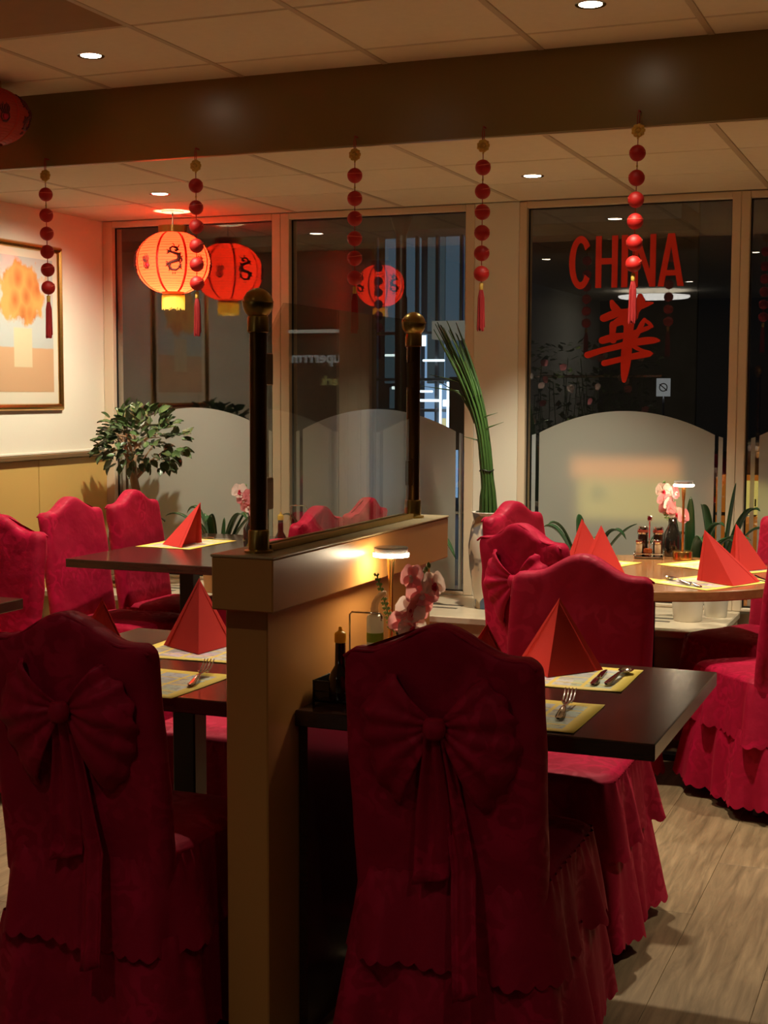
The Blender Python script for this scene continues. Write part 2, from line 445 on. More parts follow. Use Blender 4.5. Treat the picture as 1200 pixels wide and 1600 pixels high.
M = {}
M['velvet'] = velvet()
M['darkwood'] = wood('dark_stained_wood', (.030, .011, .007), (.055, .020, .011), .22, (2, 16, 16), coat=.35)
M['roundwood'] = wood('warm_wood', (.26, .105, .035), (.36, .16, .06), .22, (2, 14, 14), coat=.4)
M['oak'] = wood('grey_oak_plank', (.13, .085, .044), (.33, .220, .122), .42, (14, 1.2, 14), objvar=.12)
M['laminate'] = plain('tan_laminate', (.50, .225, .062), .38, var=.04, scale=3, bump=.03, bscale=300)
M['cap_top'] = plain('stone_laminate', (.44, .34, .20), .25, var=.15, scale=40)
M['tile'] = plain('ceiling_tile_fibre', (.76, .66, .50), .9, var=.05, scale=30, bump=.12, bscale=260, objvar=.025)
M['browntile'] = plain('brown_tile', (.30, .165, .062), .8, var=.06, scale=20)
M['tbar'] = plain('grid_bar_paint', (.52, .41, .28), .5)
M['bulkhead'] = plain('bronze_paint', (.205, .138, .032), .30, var=.03, scale=4, spec=.6)
M['frame'] = plain('cream_frame_paint', (.70, .58, .43), .42, var=.03, scale=6)
M['wall'] = plain('cream_wall_paint', (.78, .75, .64), .75, var=.02, scale=5, bump=.04, bscale=150)
M['wainscot'] = plain('ochre_panel', (.62, .40, .12), .4, var=.04, scale=4)
M['rail'] = plain('dark_rail', (.16, .095, .04), .4, var=.1, scale=12)
M['sill'] = plain('sill_laminate', (.62, .52, .38), .22, var=.08, scale=18)
M['sillface'] = plain('sill_face', (.50, .37, .22), .5, var=.04, scale=6)
M['slot'] = plain('dark_slot', (.05, .04, .03), .6)
M['gasket'] = plain('black_gasket', (.008, .008, .008), .5)
M['black'] = plain('black_metal', (.012, .010, .010), .38)
M['brass'] = plain('brushed_brass', (.42, .27, .075), .30, metal=1.0, var=.12, scale=30)
M['bronze'] = plain('old_bronze', (.16, .075, .022), .33, metal=1.0, var=.3, scale=25)
M['gold'] = plain('gold_metal', (.75, .42, .12), .25, metal=1.0)
M['chrome'] = plain('chrome', (.78, .76, .74), .10, metal=1.0)
M['goldthread'] = plain('gold_thread', (.62, .38, .06), .5, bump=.3, bscale=400)
M['napkin'] = paper('red_napkin', (.66, .030, .022), .22, .85, (.85, .06, .03))
M['bead'] = plain('red_bead', (.46, .008, .006), .55, bump=.05, bscale=200)
M['beadline'] = plain('bead_seam_highlight', (.85, .16, .10), .4)  # paler red paints the highlight line along each bead's seam
M['tassel'] = plain('red_thread', (.30, .005, .006), .65, bump=.5, bscale=500, stretch=(1, 1, .05))
M['cord'] = plain('red_cord', (.30, .01, .008), .6)
M['lettering'] = plain('red_vinyl', (.85, .036, .012), .5, emit=(.70, .03, .01), emit_s=0.0)
M['lantern'] = paper('lit_lantern_silk', (.80, .065, .025), .70, .6, (1.0, .058, .021))
M['lantern_off'] = paper('unlit_lantern_silk', (.50, .03, .012), .15, .5)
M['lantern_rib'] = plain('lantern_wire', (.50, .06, .03), .6)
M['lantern_seam'] = paper('lantern_seam', (.55, .04, .02), .45, .6, (.8, .06, .02))
M['lanternart'] = paper('lantern_ink', (.12, .015, .012), .12, .6, (.35, .02, .02))
M['lanternpink'] = paper('lantern_pearl', (.65, .02, .06), .35, .6, (.8, .02, .08))
M['fringe'] = paper('gold_fringe', (.95, .74, .22), .5, .6, (1, .90, .35))
M['placemat'] = mat_print()
M['art'] = art_print()
M['matboard'] = plain('mat_board', (.66, .62, .50), .6, coat=1.0, coat_r=.01)
M['porcelain'] = porcelain()
M['leaf'] = plain('dark_leaf', (.055, .095, .030), .38, objvar=.35, spec=.5)
M['clivia'] = plain('strap_leaf', (.030, .085, .030), .25, objvar=.3, var=.15, scale=8)
M['grass'] = plain('grass_stem', (.034, .082, .016), .45, objvar=.35)
M['trunk'] = plain('bark', (.26, .16, .085), .85, var=.3, scale=30, bump=.6, bscale=50)
M['terracotta'] = plain('terracotta', (.42, .19, .07), .7, var=.12, scale=15)
M['whitepot'] = plain('white_ceramic', (.76, .72, .64), .25)
M['soil'] = plain('potting_soil', (.03, .022, .015), .95, bump=.8, bscale=80)
M['petal'] = paper('orchid_petal', (.86, .30, .34), .3, .6, (.9, .4, .4))
M['petalwhite'] = paper('orchid_white', (.90, .72, .66), .3, .6)
M['fern'] = plain('fern_green', (.15, .26, .06), .5, objvar=.2)
M['vase'] = plain('dark_glass_vase', (.012, .010, .008), .06, spec=.8)
M['soy'] = plain('dark_bottle_glass', (.020, .008, .004), .06, spec=.8)
M['yellowcap'] = paper('yellow_cap', (.92, .60, .07), .35, .35)
M['redcap'] = plain('maroon_cap_band', (.30, .05, .03), .35)
M['whiteplastic'] = paper('white_plastic', (.82, .76, .62), .5, .35)
M['green'] = plain('green_band', (.42, .58, .06), .4)
M['beige'] = paper('beige_plastic', (.75, .56, .36), .45, .4)
M['salt'] = plain('pale_spice', (.55, .42, .28), .3)
M['chili'] = plain('chili_paste', (.26, .055, .015), .2)
M['lampglass'] = plain('clear_acrylic', (.75, .75, .75), .08, metal=.6)
M['lampglow'] = emit('lamp_disc_glow', (1.0, .80, .52), LAMP_STRENGTH)
M['bulb'] = emit('downlight_glow', (1.0, .82, .58), 22.0)
M['glass'] = clear_glass('window_glass', .13, (.97, .98, .97))
M['pglass'] = clear_glass('partition_glass', .06, (.86, .86, .80))
M['film'] = frosted()
M['planter_leaf'] = plain('planter_leaf', (.13, .20, .04), .5, objvar=.2)
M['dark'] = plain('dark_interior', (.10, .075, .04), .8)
# ------------------------------------------------------------------ the room
XL, XR, YB, YW = -4.39, 2.9, -5.0, 6.74      # left wall, right wall, wall behind, window wall
ZF, ZB, YBULK = 2.674, 2.386, 5.02           # front ceiling, lowered ceiling, bulkhead

def struct(o): o['kind'] = 'structure'; return o

floor = struct(MB().box(XL-.1, XR+.1, YB-.1, YW+.1, -.10, -.004).build('floor', M['slot']))
pm = MB().cbox(.0005, .2395, .0005, 1.3195, -.0045, 0, .0009).mesh('plank', M['oak'])
for i in range(-17, 8):
    x = -.63+.24*i
    off = (i*0.47) % 1.32
    for j in range(5):
        y = .4+off+1.32*j-1.32
        if x < XL-.02 or y+1.32 > YW+.05: continue
        link('plank', pm, floor, (x, y, 0))

wl = struct(MB().box(XL-.12, XL, YB, YW+.2, 0, 2.8).build('wall_left', M['wall']))
for y0, y1 in ((3.10, 4.10), (4.10, 5.10), (5.10, 6.10), (6.10, 6.735)):
    MB().cbox(XL, XL+.018, y0+.002, y1-.002, .06, 1.10, .003).build('wainscot_panel', M['wainscot'], wl)
struct(MB().cbox(XL, XL+.045, 2.2, 6.73, 1.102, 1.128, .004).build('trim_1', M['rail']))
struct(MB().cbox(XL, XL+.026, 2.2, 6.73, 1.128, 1.142, .003).build('trim_2', M['wall']))
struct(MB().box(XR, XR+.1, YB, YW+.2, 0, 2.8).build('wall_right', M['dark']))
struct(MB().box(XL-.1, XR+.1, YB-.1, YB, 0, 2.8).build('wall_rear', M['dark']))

# front ceiling: tiles on a grid, then plain ceiling behind the viewer
ceil = struct(MB().box(XL, XR, YB, YBULK+.2, ZF+.02, ZF+.08).build('ceiling', M['tbar']))
XG = [-4.41+.6*k for k in range(12)]
rows = [1.845, 2.430, 3.015, 3.600, 4.185, 4.770]
def tiles(parent, x0s, r0, r1, z, special=None):
    me = MB().cbox(.009, .591, .006, r1-r0-.006, z, z+.014, .005).mesh('ceiling_tile', M['tile'])
    for x in x0s:
        o = link('ceiling_tile', me, parent, (x, r0, 0))
        if special and abs(x-special) < .05:
            o.data = me.copy(); o.data.materials.clear(); o.data.materials.append(M['browntile'])
            o['label'] = 'brown ceiling tile darker than the others'
for a, b in zip(rows[:-1], rows[1:]):
    tiles(ceil, XG[:-1], a, b, ZF, -3.21 if abs(a-3.6) < .01 else None)
tiles(ceil, XG[:-1], 4.770, YBULK+.02, ZF)
for x in XG:
    MB().cbox(x-.012, x+.012, 1.845, YBULK, ZF-.002, ZF+.012, .002).build('grid_bar', M['tbar'], ceil)
for y in rows:
    MB().cbox(XL, XR, y-.004, y+.004, ZF+.002, ZF+.012, .001).build('grid_bar', M['tbar'], ceil)
MB().cbox(XL, XR, YB, 1.840, ZF, ZF+.02, .003).build('ceiling_panel', M['tile'], ceil)

# lowered ceiling by the windows
ceil2 = struct(MB().box(XL, XR, YBULK, YW, ZB+.02, ZB+.08).build('ceiling', M['tbar']))
rows2 = [YBULK+.004, 5.595, 6.165, YW]
for a, b in zip(rows2[:-1], rows2[1:]): tiles(ceil2, XG[:-1], a, b, ZB)
for x in XG:
    MB().cbox(x-.012, x+.012, YBULK, YW, ZB-.002, ZB+.012, .002).build('grid_bar', M['tbar'], ceil2)
for y in rows2[1:3]:
    MB().cbox(XL, XR, y-.004, y+.004, ZB+.002, ZB+.012, .001).build('grid_bar', M['tbar'], ceil2)
bulk = struct(MB().cbox(XL, XR, YBULK-.022, YBULK+.001, ZB-.006, ZF+.004, .003).build('trim_3', M['bulkhead']))
MB().cbox(XL, XR, YBULK+.001, YBULK+.018, ZB-.006, ZB+.004, .002).build('edge_strip', M['frame'], bulk)

# window wall
wb = struct(MB().box(XL-.1, XR+.1, YW+.06, YW+.24, 0, .41).build('wall_back', M['wall']))
MB().cbox(-2.229, -2.000, YW, YW+.20, .43, ZB, .003).build('pier', M['wall'], wb)
MB().cbox(.128, .200, YW, YW+.20, .43, ZB, .003).build('pier', M['frame'], wb)
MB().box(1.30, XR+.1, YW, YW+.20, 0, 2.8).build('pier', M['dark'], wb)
MB().box(XL-.1, XR+.1, YW+.02, YW+.24, ZB, 2.85).build('lintel', M['wall'], wb)

YP = 6.785
wins = [(-4.327, -3.348, -4.388, -3.298), (-3.248, -2.277, -3.298, -2.229), (-1.961, -.979, -2.000, -.938), (-.897, .080, -.938, .128), (.250, 1.230, .200, 1.300)]
ZG0, ZG1 = .446, 2.352
windows = []
for i, (g0, g1, o0, o1) in enumerate(wins):
    w = empty('window_%d' % (i+1), ((g0+g1)/2, YP, 0)); struct(w); windows.append(w)
    c = (g0+g1)/2
    a, b, l, r = g0-c, g1-c, o0-c, o1-c
    f0, f1 = YW-YP, YW-YP+.10
    MB().cbox(l+.0006, a, f0, f1, .431, ZB-.001, .003).build('jamb', M['frame'], w)
    MB().cbox(b, r-.0006, f0, f1, .431, ZB-.001, .003).build('jamb', M['frame'], w)
    MB().cbox(a, b, f0, f1, ZG1, ZB-.001, .003).build('head_rail', M['frame'], w)
    MB().cbox(a, b, f0, f1, .431, ZG0, .003).build('bottom_rail', M['frame'], w)
    g = MB(); t = .006
    g.box(a, a+t, -.012, -.002, ZG0, ZG1); g.box(b-t, b, -.012, -.002, ZG0, ZG1); g.box(a+t, b-t, -.012, -.002, ZG1-t, ZG1); g.box(a+t, b-t, -.012, -.002, ZG0, ZG0+t)
    g.build('gasket', M['gasket'], w)
    MB().box(a, b, 0, .006, ZG0, ZG1).build('pane', M['glass'], w)
    # frosted film with an arched top and a narrow strip either side
    hw = .428
    P = lambda x, z: Vector((x, 0, z))
    def film(poly, nm):
        MB().add([(x, -.0015, z) for x, z in poly], [tuple(range(len(poly)))]).build(nm, M['film'], w)
    zb = ZG0+.008
    arc = [(hw*(1-2*k/32), 1.258+.110*(1-(1-2*k/32)**2)) for k in range(33)]
    film([(-hw, zb), (hw, zb)]+arc, 'frosted_film')
    for s in (-1, 1):
        xs = sorted((s*.446, s*.466))
        film([(xs[0], zb), (xs[1], zb), (xs[1], 1.252-(.006 if s > 0 else 0)), (xs[0], 1.252-(.006 if s < 0 else 0))], 'film_strip')

# red lettering on the third window
w3 = windows[2]; CX3 = (wins[2][0]+wins[2][1])/2
def decal(polys, name, y0=-.0022):
    mb = MB()
    for k, poly in enumerate(polys):
        n = len(poly); a = y0-.00004*k
        v = [(x-CX3, a-.0012, z) for x, z in poly]+[(x-CX3, a, z) for x, z in poly]
        mb.add(v, [tuple(range(n-1, -1, -1)), tuple(range(n, 2*n))]+[(q, (q+1) % n, n+(q+1) % n, n+q) for q in range(n)])
    return mb.build(name, M['lettering'], w3)
z0, z1, st = 1.960, 2.208, .029
def rc(xa, xb, za, zb_): return [(xa, za), (xb, za), (xb, zb_), (xa, zb_)]
# C
cx, cz, rx, rz = -1.7015, (z0+z1)/2, .0575, (z1-z0)/2+.004
def arcpt(a, k):  # outer k=0, inner k=1
    return (cx+(rx-.030*k)*cos(a), cz+(rz-.034*k)*sin(a))
NC = 28; a0, a1 = radians(38), radians(322)
segs = []
for k in range(NC):
    t0, t1 = lerp(a0, a1, k/NC), lerp(a0, a1, (k+1)/NC)
    segs.append([arcpt(t0, 0), arcpt(t1, 0), arcpt(t1, 1), arcpt(t0, 1)])
decal(segs, 'letter')
decal([rc(-1.628, -1.599, z0, z1), rc(-1.549, -1.520, z0, z1), rc(-1.599, -1.549, 2.072, 2.102)], 'letter')
decal([rc(-1.502, -1.471, z0, z1)], 'letter')
decal([rc(-1.449, -1.421, z0, z1), rc(-1.365, -1.337, z0, z1), [(-1.449, z1), (-1.421, z1), (-1.337, z0), (-1.365, z0)]], 'letter')
decal([[(-1.327, z0), (-1.297, z0), (-1.254, z1), (-1.281, z1)], [(-1.203, z0), (-1.233, z0), (-1.276, z1), (-1.249, z1)], rc(-1.304, -1.226, 2.010, 2.036)], 'letter')
# brushed character
def zx(p): return (-1.8505+.000617*p[0], 2.2998-.000574*p[1]-.0000224*p[0])
def stroke(pts):
    """pts: (x, y, width) in drawing units -> polygon of the brush stroke"""
    Lp, Rp = [], []
    n = len(pts)
    for i, (x, y, w_) in enumerate(pts):
        xa, ya, _ = pts[max(i-1, 0)]; xb, yb, _ = pts[min(i+1, n-1)]
        d = Vector((xb-xa, yb-ya)).normalized(); nn = Vector((-d.y, d.x))*w_/2
        if i == 0:
            for k in range(5):
                a = pi/2+pi*k/4*1.0
                e = d*cos(a)*w_/2+Vector((-d.y, d.x))*sin(a)*w_/2
                if k == 0 or k == 4: continue
                Lp.append((x+e.x, y+e.y))
            Lp = Lp[::-1]
        Lp.append((x-nn.x, y-nn.y)); Rp.append((x+nn.x, y+nn.y))
    x, y, w_ = pts[-1]
    d = Vector((pts[-1][0]-pts[-2][0], pts[-1][1]-pts[-2][1])).normalized()
    end = []
    for k in range(1, 4):
        a = -pi/2+pi*k/4
        e = d*cos(a)*w_/2+Vector((-d.y, d.x))*sin(a)*w_/2
        end.append((x+e.x, y+e.y))
    poly = Lp+end+Rp[::-1]
    return [zx(p) for p in poly]
def strip(pts):
    """smooth stroke as a chain of quads"""
    out = []
    ps = []
    for i in range(len(pts)-1):
        p0, p1, p2, p3 = pts[max(i-1, 0)], pts[i], pts[i+1], pts[min(i+2, len(pts)-1)]
        for k in range(6):
            t = k/6
            ps.append([.5*((2*p1[c])+(-p0[c]+p2[c])*t+(2*p0[c]-5*p1[c]+4*p2[c]-p3[c])*t*t+(-p0[c]+3*p1[c]-3*p2[c]+p3[c])*t**3) for c in range(3)])
    ps.append(list(pts[-1]))
    L2 = []
    for i, (x, y, w_) in enumerate(ps):
        xa, ya, _ = ps[max(i-1, 0)]; xb, yb, _ = ps[min(i+1, len(ps)-1)]
        d = Vector((xb-xa, yb-ya)).normalized()
        L2.append(((x+d.y*w_/2, y-d.x*w_/2), (x-d.y*w_/2, y+d.x*w_/2)))
    for a, b in zip(L2[:-1], L2[1:]): out.append([zx(a[0]), zx(b[0]), zx(b[1]), zx(a[1])])
    for x, y, w_ in (pts[0], pts[-1]):
        out.append([zx((x+w_/2*cos(2*pi*k/14), y+w_/2*sin(2*pi*k/14))) for k in range(14)])
    return out
S = []
S += strip([(432, 828, 62), (520, 790, 66), (620, 762, 40), (700, 735, 46), (770, 705, 40), (815, 694, 14)])
S += strip([(495, 690, 34), (515, 735, 62), (560, 785, 60)])
S += strip([(716, 640, 42), (715, 690, 84), (690, 750, 60), (660, 790, 60)])
S += strip([(500, 890, 44), (560, 850, 70), (650, 815, 90), (680, 780, 60)])
S += strip([(510, 880, 60), (505, 940, 50), (510, 1010, 56)])
S += strip([(575, 850, 46), (620, 880, 60), (610, 960, 40)])
S += strip([(650, 780, 90), (640, 900, 62), (622, 1050, 80), (614, 1180, 80), (606, 1290, 58), (603, 1345, 34)])
S += strip([(755, 832, 28), (735, 870, 40), (715, 920, 44), (680, 990, 40)])
S += strip([(755, 835, 26), (790, 862, 30), (812, 888, 26)])
S += strip([(428, 1015, 60), (520, 985, 62), (610, 965, 46), (700, 935, 40), (775, 905, 36), (810, 888, 22)])
S += strip([(312, 1140, 56), (420, 1100, 50), (540, 1065, 50), (640, 1035, 56), (760, 1010, 62), (835, 1002, 50), (868, 1004, 24)])
S += strip([(446, 1205, 50), (540, 1178, 48), (640, 1150, 50), (740, 1125, 56), (800, 1115, 46), (818, 1112, 20)])
S += strip([(650, 1040, 30), (690, 1065, 34), (740, 1090, 30), (800, 1108, 36)])
decal(S, 'brush_character')

# sill with thin dark strips on top, ends beside the far chair
sill = struct(MB().cbox(XL+.004, -.90, 6.065, YW+.004, .398, .430, .004).build('trim_4', M['sill']))
MB().cbox(XL+.02, -.91, 6.10, YW, .05, .397, .004).build('sill_front', M['sillface'], sill)
MB().box(XL+.02, -.91, 6.12, YW, 0, .05).build('plinth', M['slot'], sill)
for x0 in (-3.9, -3.2, -2.62, -2.36, -1.85, -1.35):
    for k in range(2):
        MB().cbox(x0, x0+.20, 6.30+.09*k, 6.325+.09*k, .4295, .4312, .0005).build('sill_dark_strip', M['slot'], sill)

# ------------------------------------------------------------------ ceiling lights
def downlight(x, y, z, watts, label, angle=92, blend=.7, group=None, r=.034, tilt=0.0):
    t = empty('ceiling_downlight', (x, y, z), 0, label, 'ceiling light', group)
    MB().lathe([(r+.004, .0), (r+.014, -.0025), (r+.016, -.001), (r+.016, .0)], 28, cap=False).build('trim_ring', M['chrome'], t, True)
    MB().lathe([(.0005, -.0008), (r+.003, -.0008), (r+.003, .001), (.0005, .001)], 28).build('lens', M['bulb'], t)
    ld = bpy.data.lights.new('downlight_beam', 'SPOT'); ld.energy = watts; ld.color = WARM; ld.spot_size = radians(angle); ld.spot_blend = blend; ld.shadow_soft_size = .03
    lo = bpy.data.objects.new('downlight_beam', ld); COL.objects.link(lo); lo.parent = t; lo.location = (0, 0, -.012); lo.rotation_euler = (0, tilt, 0)
    return t
downlight(-2.966, 4.497, ZF, P_FRONT, 'round downlight in the high ceiling at upper left, before the brown beam')
downlight(-1.106, 4.486, ZF, P_FRONT, 'round downlight in the high ceiling at the top edge, right of centre')
downlight(.75, 4.49, ZF, P_FRONT, 'round downlight in the high ceiling beyond the right edge')
downlight(-3.519, 5.90, ZB, P_BACK*.95, 'small downlight in the low ceiling beside the lit red lantern', angle=122, blend=.85, tilt=radians(26))
downlight(-1.720, 5.987, ZB, P_BACK, 'small downlight in the low ceiling before the cream pier')
downlight(.08, 5.95, ZB, P_BACK, 'small downlight in the low ceiling beyond the right edge')
downlight(-2.20, 3.85, ZF, P_FRONT*.42, 'round downlight above the front left table')
for x, y, w_ in ((-1.64, .91, 'added fill left of the nearest one'), (-3.5, .91, 'above the planter divider'), (-2.72, -2.12, 'nearer the pendant disc lamp'), (.3, .91, 'added fill nearest to the viewer')):  # first and last spots are unseen fill, added for the dark chair backs
    downlight(x, y, ZF, (80 if x < -3 else P_REAR) if y > 0 else 25, 'rear ceiling downlight behind the viewer, '+w_, angle=62 if x < -3 else 120, group='rear downlights')
# ------------------------------------------------------------------ the low partition with posts and glass
part = empty('partition', (-1.36, 3.16, 0), 0, 'low tan partition with a boxed cap, two brass-topped posts and a glass screen', 'partition')
px = lambda x: x+1.36
py_ = lambda y: y-3.16
MB().cbox(px(-1.432), px(-1.332), py_(2.655), py_(3.66), 0, 1.0, .003).build('partition_body', M['laminate'], part)
MB().cbox(px(-1.426-.012), px(-1.294), py_(2.605), py_(3.70), .994, 1.106, .003).build('boxed_cap', M['laminate'], part)
MB().cbox(px(-1.428-.012), px(-1.292), py_(2.603), py_(3.702), 1.106, 1.112, .002).build('cap_top', M['cap_top'], part)
ch = MB(); ch.cbox(-.016, -.005, py_(2.70), py_(3.56), 1.112, 1.126, .001); ch.cbox(.005, .016, py_(2.70), py_(3.56), 1.112, 1.126, .001)
ch.build('glass_channel', M['brass'], part)
def glass_pane():
    poly = [(2.717, 1.116), (3.553, 1.116), (3.553, 1.645), (2.800, 1.645), (2.717, 1.570)]
    n = len(poly)
    v = [(-.004, py_(y), z) for y, z in poly]+[(.004, py_(y), z) for y, z in poly]
    MB().add(v, [tuple(range(n-1, -1, -1)), tuple(range(n, 2*n))]+[(k, (k+1) % n, n+(k+1) % n, n+k) for k in range(n)]).build('glass_screen', M['pglass'], part)
glass_pane()
for y in (2.672, 3.595):
    p = MB().lathe([(.0185, 1.112), (.0185, 1.59)], 28, (0, py_(y), 0)).build('post', M['bronze'], part, True, 40)
    MB().lathe([(.031, 1.112), (.031, 1.117), (.0225, 1.119), (.0225, 1.158), (.0205, 1.161), (.018, 1.161)], 28, (0, py_(y), 0), cap=False).build('base_collar', M['brass'], p, True, 35)
    MB().lathe([(.018, 1.575), (.0225, 1.577), (.0225, 1.606), (.021, 1.610), (.018, 1.612)], 28, (0, py_(y), 0), cap=False).build('top_collar', M['brass'], p, True, 35)
    R = .0325
    MB().lathe([(max(.0005, R*sin(pi*k/18)), 1.636-R*cos(pi*k/18)) for k in range(19)], 32, (0, py_(y), 0)).build('ball_finial', M['brass'], p, True)
    MB().lathe([(R+.0002, -.0015), (R+.0014, 0), (R+.0002, .0015)], 32, (0, py_(y), 1.640), cap=False).build('finial_seam', M['brass'], p, True)
    s = 1 if y < 3 else -1
    for zc in (1.235, 1.50):
        MB().cbox(-.011, .011, py_(y)+s*.016-.012, py_(y)+s*.016+.022*s+.012, zc-.034, zc+.034, .002).build('glass_clamp', M['bronze'], p)

# ------------------------------------------------------------------ covered chairs
def back_y(z):           # centre line of the reclining back
    return -.225-.07*max(0, z-.47)/.5
def rear_y(z):
    if z >= .47: return back_y(z)-.033
    return -.262-.075*min(1, (.47-z)/.23)

def wrinkle(p, a=.004, f=7.0, seed=0.0):
    q = Vector((p[0]*f+seed, p[1]*f+seed*1.7, p[2]*f*.8+seed*.3))
    return a*mnoise.noise(q)+a*.5*mnoise.noise(q*2.3)

def chair_back(seed):
    nu, nv = 72, 44
    def ztop(x):
        a = abs(x)
        h = .058*(.5+.5*cos(pi*min(1, a/.150)))
        return .934+h-.016*smooth01((a-.178)/.034)
    def fn(u, v):
        f = min(1.0, v/.90)
        hw = .205+.006*sin(pi*f)+.004*f
        hd = .032
        if v > .90:
            e = (v-.90)/.10
            k = sqrt(max(0.0, 1-e*e*.995)); hdk = max(.002, hd*k); hwk = hw-.014*(1-k)
        else: e = 0; hdk, hwk = hd, hw
        (x, y), (nx, ny) = rrect(u, hwk, hdk, min(hdk*.95, .030))
        zt = ztop(x)
        z = .40+(zt-.028-.40)*f+.028*sin(e*pi/2)
        y = y+back_y(z)
        d = wrinkle((x, y, z), .0045, 6, seed)
        # creases pulled towards the bow at the rear
        if ny < -.5 and .55 < z < .93:
            r = sqrt(x*x+(z-.785)**2); an = atan2(z-.785, x)
            d += .0035*sin(an*9+seed)*math.exp(-((r-.15)/.08)**2)
        d += .003*sin(x*60+seed)*smooth01((z-.86)/.08)*(1 if ny < -.3 else .4)
        return (x+nx*d, y+ny*d, z)
    mb = MB().grid(fn, nu, nv, closed=True)
    n0 = (nv-1)*nu
    mb.f.append(tuple(n0+k for k in range(nu)))
    return mb

def chair_piping():
    pts = []
    for k in range(61):
        x = -.205+.41*k/60
        a = abs(x)
        h = .058*(.5+.5*cos(pi*min(1, a/.150)))
        z = .934+h-.016*smooth01((a-.178)/.034)-.006
        pts.append((x, back_y(z)-.024, z))
    return MB().tube(pts, .0035, 6)

def ruffle(z0, z1, a0, b0, a1, b1, cyc, seed, amp):
    r_ = random.Random(seed)
    ph = [r_.uniform(0, 6.28) for _ in range(4)]
    ks = [13+r_.randint(-1, 1), 8, 21, 5]
    nu, nv = 288, 13
    nsc = 52
    def fn(u, v):
        f = v
        g = f**.85
        (x, y), (nx, ny) = rrect(u, lerp(a0, a1, g), lerp(b0, b1, g), lerp(.05, .07, f))
        a = 2*pi*u
        w = (sin(ks[0]*a+ph[0])+.55*sin(ks[1]*a+ph[1])+.28*sin(ks[2]*a+ph[2])+.6*sin(ks[3]*a+ph[3]))
        w = w*amp*(f**.75)+.004*sin(ks[2]*a*2+ph[3])*math.exp(-f*6)
        z = lerp(z0, z1, f)
        if f > .8: z += .013*(1-abs(sin(nsc*pi*u)))*((f-.8)/.2)
        z += .008*sin(3*a+ph[1])*f
        return (x+nx*w, y+ny*w-.0235, z)
    return MB().grid(fn, nu, nv, closed=True)

def seat_mb(seed):
    prof = [(.40, .200), (.44, .207), (.462, .205), (.474, .192), (.480, .165), (.482, .10)]
    def fn(u, v):
        i = v*(len(prof)-1); k = min(int(i), len(prof)-2); t = i-k
        z = lerp(prof[k][0], prof[k+1][0], t); h = lerp(prof[k][1], prof[k+1][1], t)
        (x, y), n = rrect(u, h, h+.005, min(.06, h*.6))
        return (x, y+.002, z+wrinkle((x, y, z), .004, 8, seed)*(1 if z > .46 else 0))
    mb = MB().grid(fn, 56, 16, closed=True)
    mb.f.append(tuple(15*56+k for k in range(56)))
    return mb

def bow_lobe(side, seed):
    r_ = random.Random(seed); ph = r_.uniform(0, 6)
    def fn(u, v):
        # u: around the fan from top to bottom, v: out from the knot
        ang = lerp(radians(52), radians(-62), u)
        rad = .132+.020*sin(u*pi*.9)+.030*smooth01((u-.62)/.38)+.004*sin(u*40)
        rr_ = .018+rad*v
        pl = sin(u*pi*9+ph)*.5+.5*sin(u*pi*4+ph*2)
        z = .785+sin(ang)*rr_*(1.0)-.012*v
        x = side*cos(ang)*rr_*1.0
        lift = .016+.024*sin(min(1, v*1.05)*pi)*(.6+.4*sin(u*pi))+.009*pl*(.25+v*.75)-.010*smooth01((v-.85)/.15)
        if v > .93: lift -= .006
        return (x, rear_y(z)-lift, z)
    return MB().grid(fn, 46, 18)

def bow_tail(x0, x1, w0, w1, zt, zb_, seed):
    def fn(u, v):
        z = lerp(zt, zb_, v)
        if v > .999: z += .018*(u-.5)
        w = lerp(w0, w1, smooth01(v*1.6))
        x = lerp(x0, x1, v)+(u-.5)*w
        fold = .008*sin(u*pi*3+seed)*(1-.3*v)
        return (x, rear_y(z)-.012-fold-.006*sin(v*7+seed)-.004, z)
    return MB().grid(fn, 12, 26)

def bow_knot():
    def fn(u, v):
        a = 2*pi*u
        z = .785+.021*(2*v-1)
        b = sqrt(max(0, 1-.55*(2*v-1)**2))
        x = .024*b*cos(a); y = .019*b*sin(a)
        return (x, rear_y(.785)-.030+y, z)
    mb = MB().grid(fn, 20, 9, closed=True)
    mb.f.append(tuple(range(19, -1, -1))); mb.f.append(tuple(8*20+k for k in range(20)))
    return mb

CH = {}
def chair_meshes(seed):
    d = {}
    d['back_cover'] = chair_back(seed*1.37).mesh('back_cover', M['velvet'], True)
    d['piping'] = chair_piping().mesh('piping', M['velvet'], True)
    d['seat_cover'] = seat_mb(seed).mesh('seat_cover', M['velvet'], True)
    d['upper_ruffle'] = ruffle(.462, .262, .207, .232, .238, .270, 14, seed, .0120).mesh('upper_ruffle', M['velvet'], True)
    d['lower_ruffle'] = ruffle(.30, .040, .220, .246, .256, .292, 14, seed+50, .0150).mesh('lower_ruffle', M['velvet'], True)
    d['bow_loop'] = [bow_lobe(s, seed+s).mesh('bow_loop', M['velvet'], True) for s in (-1, 1)]
    d['bow_knot'] = bow_knot().mesh('bow_knot', M['velvet'], True)
    d['bow_tail'] = [bow_tail(-.008, -.022, .030, .075, .775, .455, seed).mesh('bow_tail', M['velvet'], True), bow_tail(.010, .075, .028, .052, .772, .245, seed+2).mesh('bow_tail', M['velvet'], True)]
    d['leg'] = MB().lathe([(.016, 0), (.019, .004), (.017, .012), (.017, .44)], 14).mesh('leg', M['black'], True, 40)
    return d
